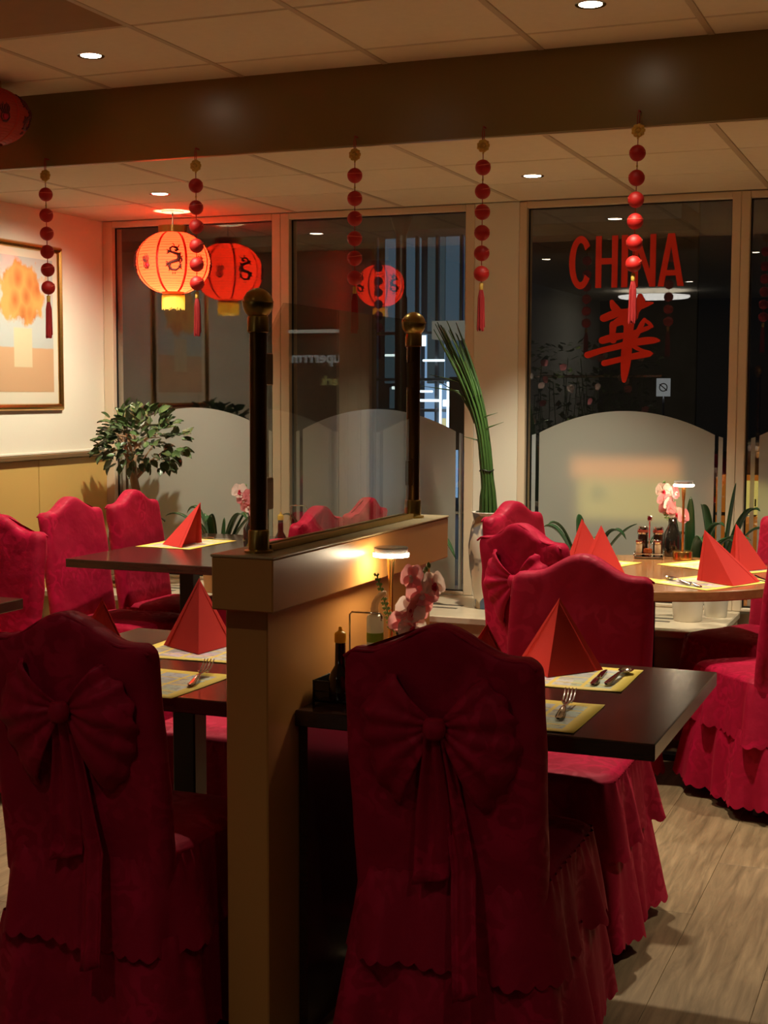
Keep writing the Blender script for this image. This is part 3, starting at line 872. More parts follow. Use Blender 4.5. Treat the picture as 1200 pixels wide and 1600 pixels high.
def place_chair(x, y, rz, label, v=0):
    if v not in CH: CH[v] = chair_meshes(v+1)
    d = CH[v]
    t = empty('dining_chair', (x, y, 0), radians(rz), label, 'chair', 'red covered dining chairs')
    for k in ('back_cover', 'seat_cover', 'upper_ruffle', 'lower_ruffle'):
        link(k, d[k], t)
    t.children[0].name = t.children[0].name
    bc = [c for c in t.children if c.data is d['back_cover']][0]
    link('piping', d['piping'], bc)
    kn = link('bow', d['bow_knot'], t)
    for me in d['bow_loop']: solid(link('bow_loop', me, kn), .004)
    for me in d['bow_tail']: solid(link('bow_tail', me, kn), .003)
    for sx in (-.165, .165):
        for sy in (-.19, .17):
            link('leg', d['leg'], t, (sx, sy, 0))
    return t
place_chair(-.937, 2.935, 0, 'red covered chair in the front right, seen from behind with its large bow', 0)
place_chair(-1.712, 2.775, 0, 'red covered chair in the front left, seen from behind left of the tan partition', 1)
place_chair(-.976, 3.672, 180, 'red covered chair facing the viewer across the front right table', 2)
place_chair(-1.965, 3.690, 180, 'red covered chair across the front left table, mostly hidden by the partition', 1)
place_chair(-3.310, 5.235, -93, 'left of the two red chairs along the far left table, by the ochre wall', 0)
place_chair(-3.310, 5.760, -90, 'red chair below the bonsai tree, right of its neighbour at the far left table', 2)
place_chair(-2.690, 5.250, 88, 'nearer of the two red chairs seen through the partition glass', 2)
place_chair(-2.690, 5.755, 90, 'farther of the two red chairs seen through the partition glass', 0)
place_chair(-3.315, 4.075, 180, 'red covered chair cut off by the left edge, against the ochre wall', 0)
place_chair(-.575, 5.165, 40, 'red covered chair at the right edge with its frilled skirt lit bright pink', 2)
ci = place_chair(-.725, 5.865, 147, 'bright red chair at the right edge, behind the round table', 1)
place_chair(-1.280, 5.095, -27, 'red chair with its bow side half hidden, left of the round table', 1)
place_chair(-1.465, 5.735, -107.5, 'red chair farthest back, in front of the cream pier by the porcelain vase', 2)

# ------------------------------------------------------------------ tables
def square_table(x0, x1, y0, y1, label, panel=False, legs=None, split=None):
    cx, cy_ = (x0+x1)/2, (y0+y1)/2
    t = empty('dining_table', (cx, cy_, 0), 0, label, 'table', 'dark wooden dining tables')
    a, b = (x1-x0)/2, (y1-y0)/2
    if split is None:
        MB().cbox(-a, a, -b, b, .714, .750, .0025).build('tabletop', M['darkwood'], t)
    for lx, ly in (legs or [(0, 0)]):
        MB().cbox(lx-.033, lx+.033, ly-.033, ly+.033, .016, .714, .004).build('pedestal', M['black'], t)
        fb = MB(); fb.cbox(lx-.20, lx+.20, ly-.03, ly+.03, .0, .02, .004); fb.cbox(lx-.03, lx+.03, ly-.20, ly+.20, .0005, .0205, .004)
        fb.build('foot', M['black'], t)
    if panel:
        MB().cbox(-a+.001, -a+.022, -b+.02, b-.02, .0, .7135, .002).build('side_panel', M['darkwood'], t)
    return t
square_table(-1.331, -.532, 2.785, 3.588, 'dark wooden table in the front right, joined to the tan partition', True)
square_table(-2.235, -1.433, 2.800, 3.600, 'dark wooden table in the front left, behind the partition end')
square_table(-3.455, -2.600, 4.995, 6.190, 'long dark table in the far left, set under the bonsai window', legs=[(.0, -.30), (.0, .32)])
square_table(-3.715, -2.915, 3.165, 3.966, 'dark table cut off by the left edge, only its corner in view')

rt_ = empty('round_table', (-1.10, 5.55, 0), 0, 'round warm wood table by the window at the right', 'table')
MB().lathe([(.0005, .712), (.570, .712), (.575, .716), (.575, .746), (.571, .750), (.0005, .750)], 72, cap=False).build('tabletop', M['roundwood'], rt_, True, 30)
MB().lathe([(.030, .03), (.030, .70), (.09, .712)], 20).build('pedestal', M['black'], rt_, True, 40)
fb = MB()
for k in range(4): fb.cbox(.02, .33, -.022, .022, 0, .03, .004) if k == 0 else fb.add([Matrix.Rotation(pi/2*k, 3, 'Z') @ Vector(v) for v in fb.v[:24]], fb.f[:26])
fb.build('foot', M['black'], rt_)

# ------------------------------------------------------------------ place settings
def placemat(x, y, rz, label, z=.7505, w=.42, h=.29, seed=0):
    def fn(u, v):
        xx, yy = (u-.5)*w, (v-.5)*h
        lift = .0035*(mnoise.noise(Vector((xx*9+seed, yy*9, seed)))+.35)
        ed = smooth01((abs(u-.5)-.38)/.12)*.35+smooth01((abs(v-.5)-.36)/.14)*.35
        return (xx, yy, max(.0004, lift*ed*1.6)+.0004)
    o = MB().grid(fn, 15, 11).build('placemat', M['placemat'], None, True, loc=(x, y, z), rz=radians(rz))
    solid(o, .0004, 1)
    return tag(o, label, 'placemat', 'printed yellow placemats')
placemat(-.915, 2.950, 0, 'yellow printed placemat with a fork on it, near side of the front right table', seed=1)
placemat(-.915, 3.385, 1, 'yellow printed placemat under the big napkin, far side of the front right table', seed=2)
placemat(-1.845, 2.930, -2, 'yellow printed placemat with a fork on it, left of the partition end', seed=3)
placemat(-1.830, 3.345, 2, 'yellow printed placemat under the tall napkin, far side of the front left table', seed=4)
placemat(-3.285, 5.72, 88, 'yellow placemat under the napkin on the far left table', seed=5)
placemat(-2.790, 5.62, -93, 'yellow placemat at the right side of the far left table, left of the post', seed=7)
placemat(-.815, 5.335, 60, 'yellow placemat with spoon and knife at the right front of the round table', seed=9)
placemat(-.860, 5.800, 147, 'yellow placemat at the back right of the round table', seed=10)
placemat(-1.38, 5.655, -107.5, 'yellow placemat at the back left of the round table', seed=11)
placemat(-1.245, 5.270, -27, 'yellow placemat at the left of the round table, behind a chair back', seed=12)

def napkin(x, y, rz, label, s=1.0, ap=(0, .06, .180), z=.7532, spread=1.0):
    F = Vector((0, -.07, 0)); Lp = Vector((-.112*spread, .072, 0)); Rp = Vector((.112*spread, .072, 0)); A = Vector(ap); Mi = Vector((0, .030, 0))
    t = empty('folded_napkin', (x, y, z), radians(rz), label, 'napkin', 'red pyramid napkins')
    def wing(P, k):
        mb = MB()
        n = (P-F).cross(A-F).normalized()
        if n.z < 0: n = -n
        # two plies, the inner one set back a little
        for q, (off, sh) in enumerate(((0, 0), (.004, .006))):
            f = F+Vector((0, sh, 0)); p = P-(P-F).normalized()*sh; a = A-(A-F).normalized()*sh*1.2
            nn = -n*off
            tt = -n*.0013
            mb.add([f+nn, p+nn, a+nn, f+nn+tt, p+nn+tt, a+nn+tt], [(0, 1, 2), (5, 4, 3), (0, 3, 4, 1), (1, 4, 5, 2), (2, 5, 3, 0)])
        o = mb.build('napkin_wing', M['napkin'], t); return o
    wing(Lp, -1); wing(Rp, 1)
    mb = MB()
    for P in (Lp, Rp):
        a = A-(A-F).normalized()*.010
        p = lerp(P, F, .10)
        mb.add([p+Vector((0, -.004, 0)), Mi, a, p+Vector((0, -.0052, .0)), Mi+Vector((0, -.0012, 0)), a+Vector((0, -.0012, 0))], [(0, 1, 2), (5, 4, 3), (0, 3, 4, 1), (1, 4, 5, 2), (2, 5, 3, 0)])
    mb.build('inner_fold', M['napkin'], t)
    t.scale = (s, s, s)
    return t
napkin(-.910, 3.412, 3, 'large red pyramid napkin in front of the chair facing the viewer')
napkin(-.958, 3.075, 178, 'red napkin tip showing just behind the front right chair back')
napkin(-1.884, 3.341, 28, 'bright red pyramid napkin left of the partition, on the front left table', 1.04, (0, .06, .180), spread=.85)
napkin(-1.965, 3.060, 178, 'red napkin tip showing behind the hump of the front left chair')
napkin(-3.292, 5.640, -84, 'red pyramid napkin on the far left table below the bonsai', 1.03, (-.095, .075, .185))
napkin(-.742, 5.290, 15, 'red pyramid napkin at the right of the round table, nearer the viewer', 1.04, (-.090, .06, .185))
napkin(-.735, 5.775, 105, 'red pyramid napkin at the right edge, behind its neighbour on the round table', 1.0)
napkin(-1.360, 5.720, 75, 'left one of the two red napkins at the left of the round table', 1.0)
napkin(-1.225, 5.450, 60, 'right one of the two red napkins at the left of the round table', 1.0)

def cutlery(kind, head, tail, label, z=.7535, group=None):
    h = Vector((*head, 0)); t_ = Vector((*tail, 0)); d = t_-h; Lg = .195
    an = atan2(d.y, d.x)
    o = empty(kind, (h.x, h.y, z), an, label, kind, group)
    mb = MB()
    if kind == 'fork':
        for k in range(4):
            y = -.0105+.007*k
            mb.tube([(-.004, y*1.15, .030), (.018, y*1.1, .0195), (.040, y*1.05, .0125), (.056, y*.95, .010)], [.0013, .0019, .0021, .0022], 6)
        pr = [(.048, .0125), (.062, .0130), (.072, .0095), (.088, .0045)]
        mb.build('tines', M['chrome'], o, True)
        nb = MB()
        def fn(u, v):
            i = v*(len(pr)-1); k = min(int(i), len(pr)-2); x = lerp(pr[k][0], pr[k+1][0], i-k); w_ = lerp(pr[k][1], pr[k+1][1], i-k)
            return (x, (u-.5)*2*w_, .010+.004*((u-.5)*2)**2-.001*smooth01((x-.06)/.03))
        solid(nb.grid(fn, 7, 9).build('fork_head', M['chrome'], o, True), .0015)
        hs = .082
    elif kind == 'spoon':
        def fn(u, v):
            a = 2*pi*u; r = v
            x = .026+.027*r*cos(a); y = .0185*r*sin(a)*(1-.15*cos(a))
            return (x, y, .001+.008*r*r)
        nb = MB().grid(fn, 22, 6, closed=True); solid(nb.build('bowl', M['chrome'], o, True), .0012); hs = .050
    else:
        nb = MB().prism([(0, -.002), (.03, -.008), (.09, -.0085), (.10, .006), (.0, .004)], .001, .0025); nb.build('blade', M['chrome'], o); hs = .095
    pts = [(hs, 0, .009), (hs+.03, 0, .011), (.14, 0, .007), (Lg, 0, .003)]
    hb = MB()
    def hf(u, v):
        i = v*3; k = min(int(i), 2); tt = i-k
        x = lerp(pts[k][0], pts[k+1][0], tt); zz = lerp(pts[k][2], pts[k+1][2], tt)
        w_ = lerp(.003, .0095, smooth01(v*1.15)) if v < .93 else lerp(.0095, .004, (v-.93)/.07)
        a = 2*pi*u
        return (x, w_*cos(a), zz*(.5 if kind == 'knife' else 1)+.0018*sin(a)+.0012)
    hb.grid(hf, 10, 20, closed=True).build('handle', M['chrome'], o, True)
    return o
cutlery('fork', (-.785, 3.095), (-.750, 2.79), 'steel fork on the near placemat of the front right table')
cutlery('knife', (-.792, 3.480), (-.779, 3.277), 'steel knife on the far placemat of the front right table, beside the napkin')
cutlery('spoon', (-.737, 3.490), (-.747, 3.33), 'steel spoon on the far placemat of the front right table, right of the knife')
cutlery('fork', (-1.711, 3.085), (-1.645, 2.84), 'steel fork on the placemat left of the partition end')
cutlery('spoon', (-.985, 5.335), (-.835, 5.125), 'steel spoon at the front of the round table')
cutlery('knife', (-.935, 5.300), (-.800, 5.100), 'steel knife beside the spoon at the front of the round table')
cutlery('fork', (-.745, 5.560), (-.640, 5.420), 'steel fork behind the right napkin on the round table')
cutlery('knife', (-3.16, 5.93), (-3.33, 5.93), 'steel knife on the far left table beyond the napkin')
cutlery('fork', (-1.29, 5.62), (-1.42, 5.60), 'steel fork by the back left placemat of the round table')

# ------------------------------------------------------------------ table lamps
def table_lamp(x, y, label, z=.750, h=.315):
    t = empty('table_lamp', (x, y, z), 0, label, 'lamp', 'cordless brass table lamps')
    MB().lathe([(.040, 0), (.042, .002), (.042, .034), (.040, .037), (.006, .038)], 36).build('base', M['gold'], t, True, 35)
    MB().lathe([(.006, .037), (.0052, .10), (.0052, h-.07), (.0085, h-.03), (.010, h-.006)], 20).build('stem', M['gold'], t, True, 35)
    MB().lathe([(.042, h-.0025), (.043, h+.0015), (.043, h+.005), (.041, h+.0055)], 40, cap=True).build('light_disc', M['lampglow'], t, True, 30)
    MB().lathe([(.041, h+.0062), (.0415, h+.018), (.040, h+.020), (.0005, h+.020)], 40, cap=False).build('shade', M['lampglass'], t, True, 35)
    return t
table_lamp(-1.232, 3.112, 'brass table lamp with a glowing disc beside the partition')
table_lamp(-1.046, 6.000, 'brass table lamp with a glowing disc on the round table')

# ------------------------------------------------------------------ orchids in dark vases
def petal_mb(l, w, cup=.15):
    def fn(u, v):
        s = v; wd = w*(.30+.70*sin(pi*(.10+.72*s)))*(sqrt(max(0, 1-((s-.7)/.3)**2)) if s > .7 else 1)
        return ((u-.5)*2*wd*.5, s*l, cup*l*(((u-.5)*2)**2*.5-s*s*.5))
    return MB().grid(fn, 7, 8)
def orchid_meshes():
    out = []
    for mats in (('petal', .031), ('petalwhite', .030)):
        mb = MB()
        for k, a in enumerate((90, 162, 234, 306, 18)):
            pm = petal_mb(mats[1]*(1.15 if k in (1, 4) else .98), mats[1]*(1.75 if k in (1, 4) else 1.05))
            R = Matrix.Rotation(radians(a-90), 4, 'Z') @ Matrix.Translation((0, 0, .001*k))
            mb.add([R @ Vector(v) for v in pm.v], pm.f)
        f = mb.mesh('flower', M[mats[0]], True)
        lb = MB()
        pm = petal_mb(.016, .016, -.4)
        lb.add([Matrix.Translation((0, 0, .006)) @ Matrix.Rotation(radians(180), 4, 'Z') @ Vector(v) for v in pm.v], pm.f)
        lb.lathe([(.0005, .004), (.004, .006), (.0045, .010), (.0005, .014)], 10)
        out.append((f, lb.mesh('lip', M['lanternpink' if mats[0] == 'petalwhite' else 'petalwhite'], True)))
    return out
ORC = orchid_meshes()
def orchid(x, y, rz, label, z=.750, vh=.165, n=9, seed=1, tall=.14, lean=.05):
    r_ = random.Random(seed)
    t = empty('potted_orchid', (x, y, z), radians(rz), label, 'orchid', 'orchids in dark vases')
    MB().lathe([(.030, 0), (.036, .004), (.040, .04), (.038, .095), (.022, .125), (.017, .14), (.019, vh), (.016, vh), (.014, .14)], 28, cap=False).build('vase', M['vase'], t, True)
    stem = []
    for k in range(9):
        s = k/8
        stem.append((lean*s*s, 0, vh-.03+(tall+.05)*s-.02*s*s))
    MB().tube(stem, [.0032-.0015*k/8 for k in range(9)], 7).build('stem', M['fern'], t, True)
    for k in range(n):
        s = .30+.70*k/(n-1)
        b = Vector(stem[min(8, int(s*8))])
        a = radians(-72+(-1 if k % 2 else 1)*r_.uniform(5, 42))
        d = Vector((cos(a), sin(a), r_.uniform(-.35, .25))).normalized()
        p = b+d*r_.uniform(.012, .024)+Vector((r_.uniform(-.026, .034), 0, 0))+Vector((0, 0, -.008))
        f, lp = ORC[0 if (k*7+seed) % 3 else 1]
        o = link('flower', f, t, p)
        q = d.to_track_quat('Z', 'Y'); o.rotation_mode = 'QUATERNION'; o.rotation_quaternion = q
        sc_ = r_.uniform(.85, 1.12); o.scale = (sc_,)*3
        link('lip', lp, o)
    # buds at the tip
    for k in range(3):
        e = Vector(stem[-1])
        MB().lathe([(.0005, -.008), (.005, -.003), (.005, .003), (.0005, .009)], 10, (e.x+.006*k, 0, e.z+.010*k)).build('bud', M['fern'], t, True)
    # fern frond of small leaflets
    fr = MB()
    base = Vector((-.012, .0, vh-.01))
    pts = [base+Vector((-.010-.040*s, -.006, (tall*1.05)*s)) for s in [i/12 for i in range(13)]]
    fr.tube(pts, .0016, 5)
    for i in range(1, 13):
        for sd in (-1, 1):
            p = pts[i]; l = .013*(1-.5*i/13)
            fr.add([p, p+Vector((sd*l*.5, -.003, .005)), p+Vector((sd*l, -.004, .002)), p+Vector((sd*l*.5, -.002, -.004))], [(0, 1, 2, 3)])
    solid(fr.build('fern_frond', M['fern'], t, False), .0008)
    return t
orchid(-1.150, 2.985, 10, 'pink orchid in a dark vase, right of the lamp by the partition', seed=3, n=8, tall=.125, lean=.045)
orchid(-1.112, 6.118, 15, 'pink and white orchid in a dark vase on the round table', seed=5, n=8, tall=.135, lean=-.05)
orchid(-2.905, 5.640, 10, 'pink orchid on the far left table, left of the dark post', seed=8, n=8, tall=.10, lean=-.04)

# ------------------------------------------------------------------ condiments
def soy_bottle(x, y, z, label, cap='yellowcap', s=1.0, fat=1.0, group=None):
    t = empty('soy_sauce_bottle', (x, y, z), 0, label, 'bottle', group)
    MB().lathe([(.024*fat, 0), (.0265*fat, .004), (.027*fat, .045), (.022*fat, .062), (.0125, .078), (.0115, .128), (.0115, .132)], 26).build('bottle_body', M['soy'], t, True, 50)
    MB().lathe([(.0128, .130), (.0135, .132), (.0135, .150), (.011, .153), (.005, .156), (.0035, .165), (.001, .166)], 22).build('cap', M[cap], t, True, 50)
    t.scale = (s,)*3
    return t
def wire_caddy(x, y, z, rz, label, w=.13, d=.085, hook=True):
    t = empty('condiment_caddy', (x, y, z), radians(rz), label, 'caddy')
    MB().cbox(-w/2, w/2, -d/2, d/2, .004, .010, .002).build('tray', M['black'], t)
    mb = MB()
    for h in (.030, .052):
        mb.tube([(-w/2, -d/2, h), (w/2, -d/2, h), (w/2, d/2, h), (-w/2, d/2, h), (-w/2, -d/2, h)], .0022, 7)
    for sx in (-1, 1):
        for sy in (-1, 1): mb.tube([(sx*w/2, sy*d/2, 0), (sx*w/2, sy*d/2, .054)], .0026, 7)
    mb.build('rail', M['black'], t, True)
    mb = MB()
    for a, b in (((-w/2, -d/2), (w/2, -d/2)), ((w/2, d/2), (-w/2, d/2)), ((w/2, -d/2), (w/2, d/2)), ((-w/2, d/2), (-w/2, -d/2))):
        A = Vector((*a, 0)); B = Vector((*b, 0)); nn = (B-A).normalized().cross(Vector((0, 0, 1)))
        mb.add([A+Vector((0, 0, .006)), B+Vector((0, 0, .006)), B+Vector((0, 0, .050)), A+Vector((0, 0, .050))]+[p-nn*.002 for p in (A+Vector((0, 0, .006)), B+Vector((0, 0, .006)), B+Vector((0, 0, .050)), A+Vector((0, 0, .050)))],
               [(0, 1, 2, 3), (7, 6, 5, 4), (0, 4, 5, 1), (1, 5, 6, 2), (2, 6, 7, 3), (3, 7, 4, 0)])
    mb.build('side_plate', M['vase'], t)
    if hook:
        MB().tube([(0, .012, .008), (0, .012, .20), (.006, .012, .206), (.075, .012, .206), (.078, .012, .200), (.078, .012, .190)], .0022, 7).build('handle', M['chrome'], t, True)
    return t
wire_caddy(-1.255, 2.905, .750, 0, 'black condiment caddy with a tall wire handle, beside the partition')
soy_bottle(-1.262, 2.880, .761, 'soy sauce bottle with yellow cap in the caddy by the partition', group='yellow capped bottles')
def cruet(x, y, z, label):
    t = empty('pepper_shaker', (x, y, z), 0, label, 'shaker')
    MB().lathe([(.015, 0), (.017, .003), (.017, .045), (.014, .052)], 20).build('jar', M['salt'], t, True, 50)
    MB().lathe([(.0155, .052), (.0165, .054), (.0165, .066), (.013, .070), (.001, .071)], 20).build('lid', M['chrome'], t, True, 50)
    return t
cruet(-1.222, 2.885, .761, 'small shaker with chrome lid beside the yellow capped bottle')
sq = empty('squeeze_bottle', (-1.200, 2.935, .7605), 0, 'white squeeze bottle with a green band and curved beige spout, by the partition', 'bottle')
MB().lathe([(.0175, 0), (.019, .003), (.019, .13), (.017, .137)], 24).build('bottle_body', M['whiteplastic'], sq, True, 50)
MB().lathe([(.0192, .128), (.0196, .130), (.0196, .147), (.0192, .149)], 24, cap=False).build('green_band', M['green'], sq, True, 50)
MB().lathe([(.018, .149), (.0195, .151), (.0195, .182), (.017, .188), (.010, .190)], 24).build('collar', M['whiteplastic'], sq, True, 50)
MB().tube([(0, 0, .186), (-.002, 0, .200), (.000, 0, .215), (.007, 0, .228), (.018, 0, .238), (.026, 0, .241)], [.0085, .009, .0085, .0075, .0065, .005], 12).build('spout', M['beige'], sq, True)

rc_ = empty('condiment_caddy', (-1.190, 6.010, .750), radians(10), 'chrome condiment caddy on the round table', 'caddy')
MB().cbox(-.062, .062, -.05, .05, .003, .010, .003).build('tray', M['chrome'], rc_)
mb = MB()
mb.tube([(-.062, -.05, .022), (.062, -.05, .022), (.062, .05, .022), (-.062, .05, .022), (-.062, -.05, .022)], .002, 7)
for sx in (-1, 1):
    for sy in (-1, 1): mb.tube([(sx*.062, sy*.05, 0), (sx*.062, sy*.05, .024)], .0022, 7)
mb.build('rail', M['chrome'], rc_, True)
mb = MB(); mb.tube([(0, .005, .01), (0, .005, .160)], .003, 8); mb.cbox(-.010, .010, .0, .010, .158, .182, .003); mb.build('handle', M['chrome'], rc_, True, 40)
def jarred(x, y, label, h, r, body, z=.7605, group=None, band='redcap'):
    t = empty('condiment_jar', (x, y, z), 0, label, 'jar', group)
    MB().lathe([(r*.9, 0), (r, .003), (r, h), (r*.86, h+.006)], 22).build('jar', M[body], t, True, 50)
    lid = MB().lathe([(r*.95, h+.004), (r*1.06, h+.006), (r*1.06, h+.032 if h > .06 else h+.018), (r*.9, h+.038 if h > .06 else h+.022), (.001, h+.039 if h > .06 else h+.023)], 22).build('lid', M['chrome'], t, True, 50)
    MB().lathe([(r*1.07, h+.012), (r*1.085, h+.013), (r*1.085, h+.022 if h > .06 else h+.015), (r*1.07, h+.023 if h > .06 else h+.016)], 22, cap=False).build('lid_band', M[band], lid, True)
    return t
jarred(-1.222, 6.030, 'left tall dark sauce jar in the chrome caddy on the round table', .085, .021, 'soy', group='dark sauce jars')
jarred(-1.158, 6.040, 'right tall dark sauce jar in the chrome caddy on the round table', .085, .021, 'soy', group='dark sauce jars')
jarred(-1.228, 5.984, 'left small spice shaker in the chrome caddy on the round table', .048, .0135, 'salt', group='small spice shakers')
jarred(-1.150, 5.995, 'right small spice shaker in the chrome caddy on the round table', .048, .0135, 'salt', group='small spice shakers')
cj = empty('chili_pot', (-1.190, 5.985, .7605), 0, 'small glass pot of chili paste with a spoon, front of the chrome caddy', 'pot')
MB().lathe([(.012, 0), (.017, .004), (.020, .018), (.018, .032), (.0165, .032), (.0005, .026)], 22, cap=False).build('pot', M['chili'], cj, True, 50)
MB().tube([(0, 0, .026), (.012, .004, .045), (.026, .008, .070)], [.003, .0018, .0024], 8).build('spoon', M['chrome'], cj, True)
wire_caddy(-2.70, 5.60, .750, 0, 'wire caddy on the far left table, seen through the partition glass', .10, .08)
soy_bottle(-2.735, 5.585, .761, 'soy sauce bottle with yellow cap seen above the glass channel, far left table', group='yellow capped bottles')
# ------------------------------------------------------------------ lanterns
def lantern(x, y, z, R, Hh, label, lit, zc, rz=0.0):
    """z: centre, R: radius, Hh: half height, zc: ceiling"""
    t = empty('paper_lantern', (x, y, z), rz, label, 'lantern')
    mat = M['lantern'] if lit else M['lantern_off']
    n = 24
    prof = []
    a0 = math.asin(.36)
    for k in range(n*2+1):
        a = lerp(-pi/2+a0, pi/2-a0, k/(2*n))
        b = .0022 if k % 2 else 0.0
        prof.append(((R-b)*cos(a)**.92, Hh*sin(a)/sin(pi/2-a0)))
    sh = MB().lathe(prof, 64, cap=False).build('shade', mat, t, True)
    rb = MB()
    for k in range(0, 2*n+1, 2):
        r, zz = prof[k]
        rb.lathe([(r+.0002, zz-.0008), (r+.0014, zz), (r+.0002, zz+.0008)], 48, cap=False)
    rb.build('wire_rib', M['lantern_rib'], sh, True)
    sm = MB()
    for k in range(8):
        a = 2*pi*(k+.5)/8
        def fn(u, v):
            i = v*(2*n); q = min(int(i), 2*n-1); r = lerp(prof[q][0], prof[q+1][0], i-q); zz = lerp(prof[q][1], prof[q+1][1], i-q)
            an = a+(u-.5)*.012/max(r, .02)
            return ((r+.0012)*cos(an), (r+.0012)*sin(an), zz)
        sm.grid(fn, 2, 40)
    solid(sm.build('seam', M['lantern_seam'], sh, True), .0006)
    r0 = prof[0][0]
    MB().lathe([(r0*.95, Hh-.004), (r0, Hh), (r0, Hh+.036), (r0*.95, Hh+.036)], 40, cap=False).build('collar', M['gold'], t, True, 40)
    MB().lathe([(r0*.72, -Hh+.004), (r0*.76, -Hh), (r0*.76, -Hh-.018), (r0*.72, -Hh-.018)], 40, cap=False).build('collar', M['gold'], t, True, 40)
    r_ = random.Random(4)
    fr = MB()
    for k in range(90):
        a = 2*pi*k/90; l = .085+r_.uniform(-.012, .006)
        fr.tube([(r0*.76*cos(a), r0*.76*sin(a), -Hh-.014), (r0*.78*cos(a), r0*.78*sin(a), -Hh-.05), (r0*(.77+r_.uniform(-.04, .04))*cos(a), r0*.77*sin(a), -Hh-l)], .0022, 5)
    fr.build('fringe', M['fringe'], t)
    MB().tube([(0, 0, Hh+.02), (0, 0, zc-z-.0015)], .003, 6).build('cord', M['black'], t)
    MB().tube([(-r0*.9, 0, Hh+.03), (-r0*.3, 0, Hh+.075), (0, 0, Hh+.088), (r0*.3, 0, Hh+.075), (r0*.9, 0, Hh+.03)], .0014, 6).build('hanger_wire', M['chrome'], t)
    MB().lathe([(.0005, zc-z-.008), (.055, zc-z-.007), (.058, zc-z-.0005), (.0005, zc-z-.0005)], 30, cap=False).build('ceiling_cup', M['whitepot'], t, True, 40)
    # ink emblems on the panels: coiled beast and flaming pearl, as brush lines on the silk
    def on(a, zz):
        best = min(range(len(prof)), key=lambda q: abs(prof[q][1]-zz)); r = prof[best][0]+.0022
        return (r*cos(a), r*sin(a), zz)
    def line(mb, pts, w, a0_, zo, s=1.0):
        ps = []
        for i in range(len(pts)-1):
            for k in range(6):
                tt = k/6; ps.append((lerp(pts[i][0], pts[i+1][0], tt), lerp(pts[i][1], pts[i+1][1], tt)))
        ps.append(pts[-1])
        mb.tube([on(a0_+q[0]*s/R, zo+q[1]*s) for q in ps], [w*(.35+.65*sin(pi*min(1, (i+1)/len(ps)))) for i in range(len(ps))], 5)
    for k in range(4):
        a = 2*pi*k/4+.05
        mb = MB()
        line(mb, [(.012, .052), (-.004, .060), (-.016, .050), (-.012, .036), (.004, .030), (.020, .026), (.026, .010), (.018, -.004), (.002, -.008), (-.014, -.014), (-.020, -.030), (-.008, -.044), (.012, -.046), (.026, -.036), (.032, -.016)], .0085, a, .0, 1.12)
        line(mb, [(.004, .066), (.016, .062), (.022, .052), (.014, .046), (.006, .052)], .0068, a, 0)
        line(mb, [(.020, .060), (.030, .068), (.034, .078)], .0030, a, 0)
        line(mb, [(.006, .068), (.002, .080), (-.006, .084)], .0030, a, 0)
        line(mb, [(.032, -.016), (.044, -.004), (.040, .012), (.048, .022)], .0042, a, 0)
        line(mb, [(-.014, -.016), (-.032, -.022), (-.040, -.036)], .0042, a, 0)
        line(mb, [(.020, .010), (.036, .006), (.044, -.004)], .0036, a, 0)
        for q in ((-.016, .040), (.022, .026), (.020, -.004), (-.020, -.020), (-.008, -.044), (.026, -.034)):
            for w_ in (-.6, 0, .6):
                line(mb, [q, (q[0]+.012*(1 if q[0] > 0 else -1), q[1]+.012*w_), (q[0]+.018*(1 if q[0] > 0 else -1), q[1]+.020*w_)], .0036, a, 0)
        for q in ((.006, -.066), (-.006, -.066)):
            line(mb, [(q[0], q[1]-.006), (q[0]+.004, q[1]), (q[0], q[1]+.006)], .0025, a, 0)
        mb.build('ink_emblem', M['lanternart'], sh, True)
        b = a+pi/4
        mb = MB()
        for q in range(5):
            x0 = -.018+.009*q
            line(mb, [(x0*.6, -.004), (x0*1.1-.004, .018), (x0*.8-.001, .034+.008*(q % 2))], .0032, b, -.01)
        line(mb, [(-.016, .000), (-.018, -.018), (-.008, -.030), (.008, -.030), (.018, -.018), (.016, .0)], .0044, b, -.01)
        mb.build('ink_flame', M['lanternart'], sh, True)
        mb = MB()
        c = on(b, -.024)
        Rm = Matrix.Translation(c) @ Vector((cos(b), sin(b), 0)).to_track_quat('Z', 'Y').to_matrix().to_4x4()
        mb.lathe([(.0005, .003), (.009, .002), (.0115, -.002), (.0005, -.002)], 18, cap=False, M=Rm)
        mb.build('pearl', M['lanternpink'], sh, True)
    if lit:
        ld = bpy.data.lights.new('lantern_bulb', 'POINT'); ld.energy = LANTERN_W if x > -4 else LANTERN_W*.45; ld.color = (1, .78, .48); ld.shadow_soft_size = .035
        lo = bpy.data.objects.new('lantern_bulb', ld); COL.objects.link(lo); lo.parent = t; lo.location = (0, 0, -Hh*.45)
    return t
lantern(-3.793, 6.485, 2.122, .193, .152, 'lit red lantern with a yellow fringe hanging in front of the left window', True, ZB, radians(-62))
lantern(-3.600, 4.700, 2.537, .176, .108, 'dull red unlit lantern at the upper left edge, before the brown beam', False, ZF, .3)
lantern(-4.06, 3.56, 2.26, .185, .150, 'red lantern beyond the left edge, seen as a reflection in the middle window', True, ZF, .5)

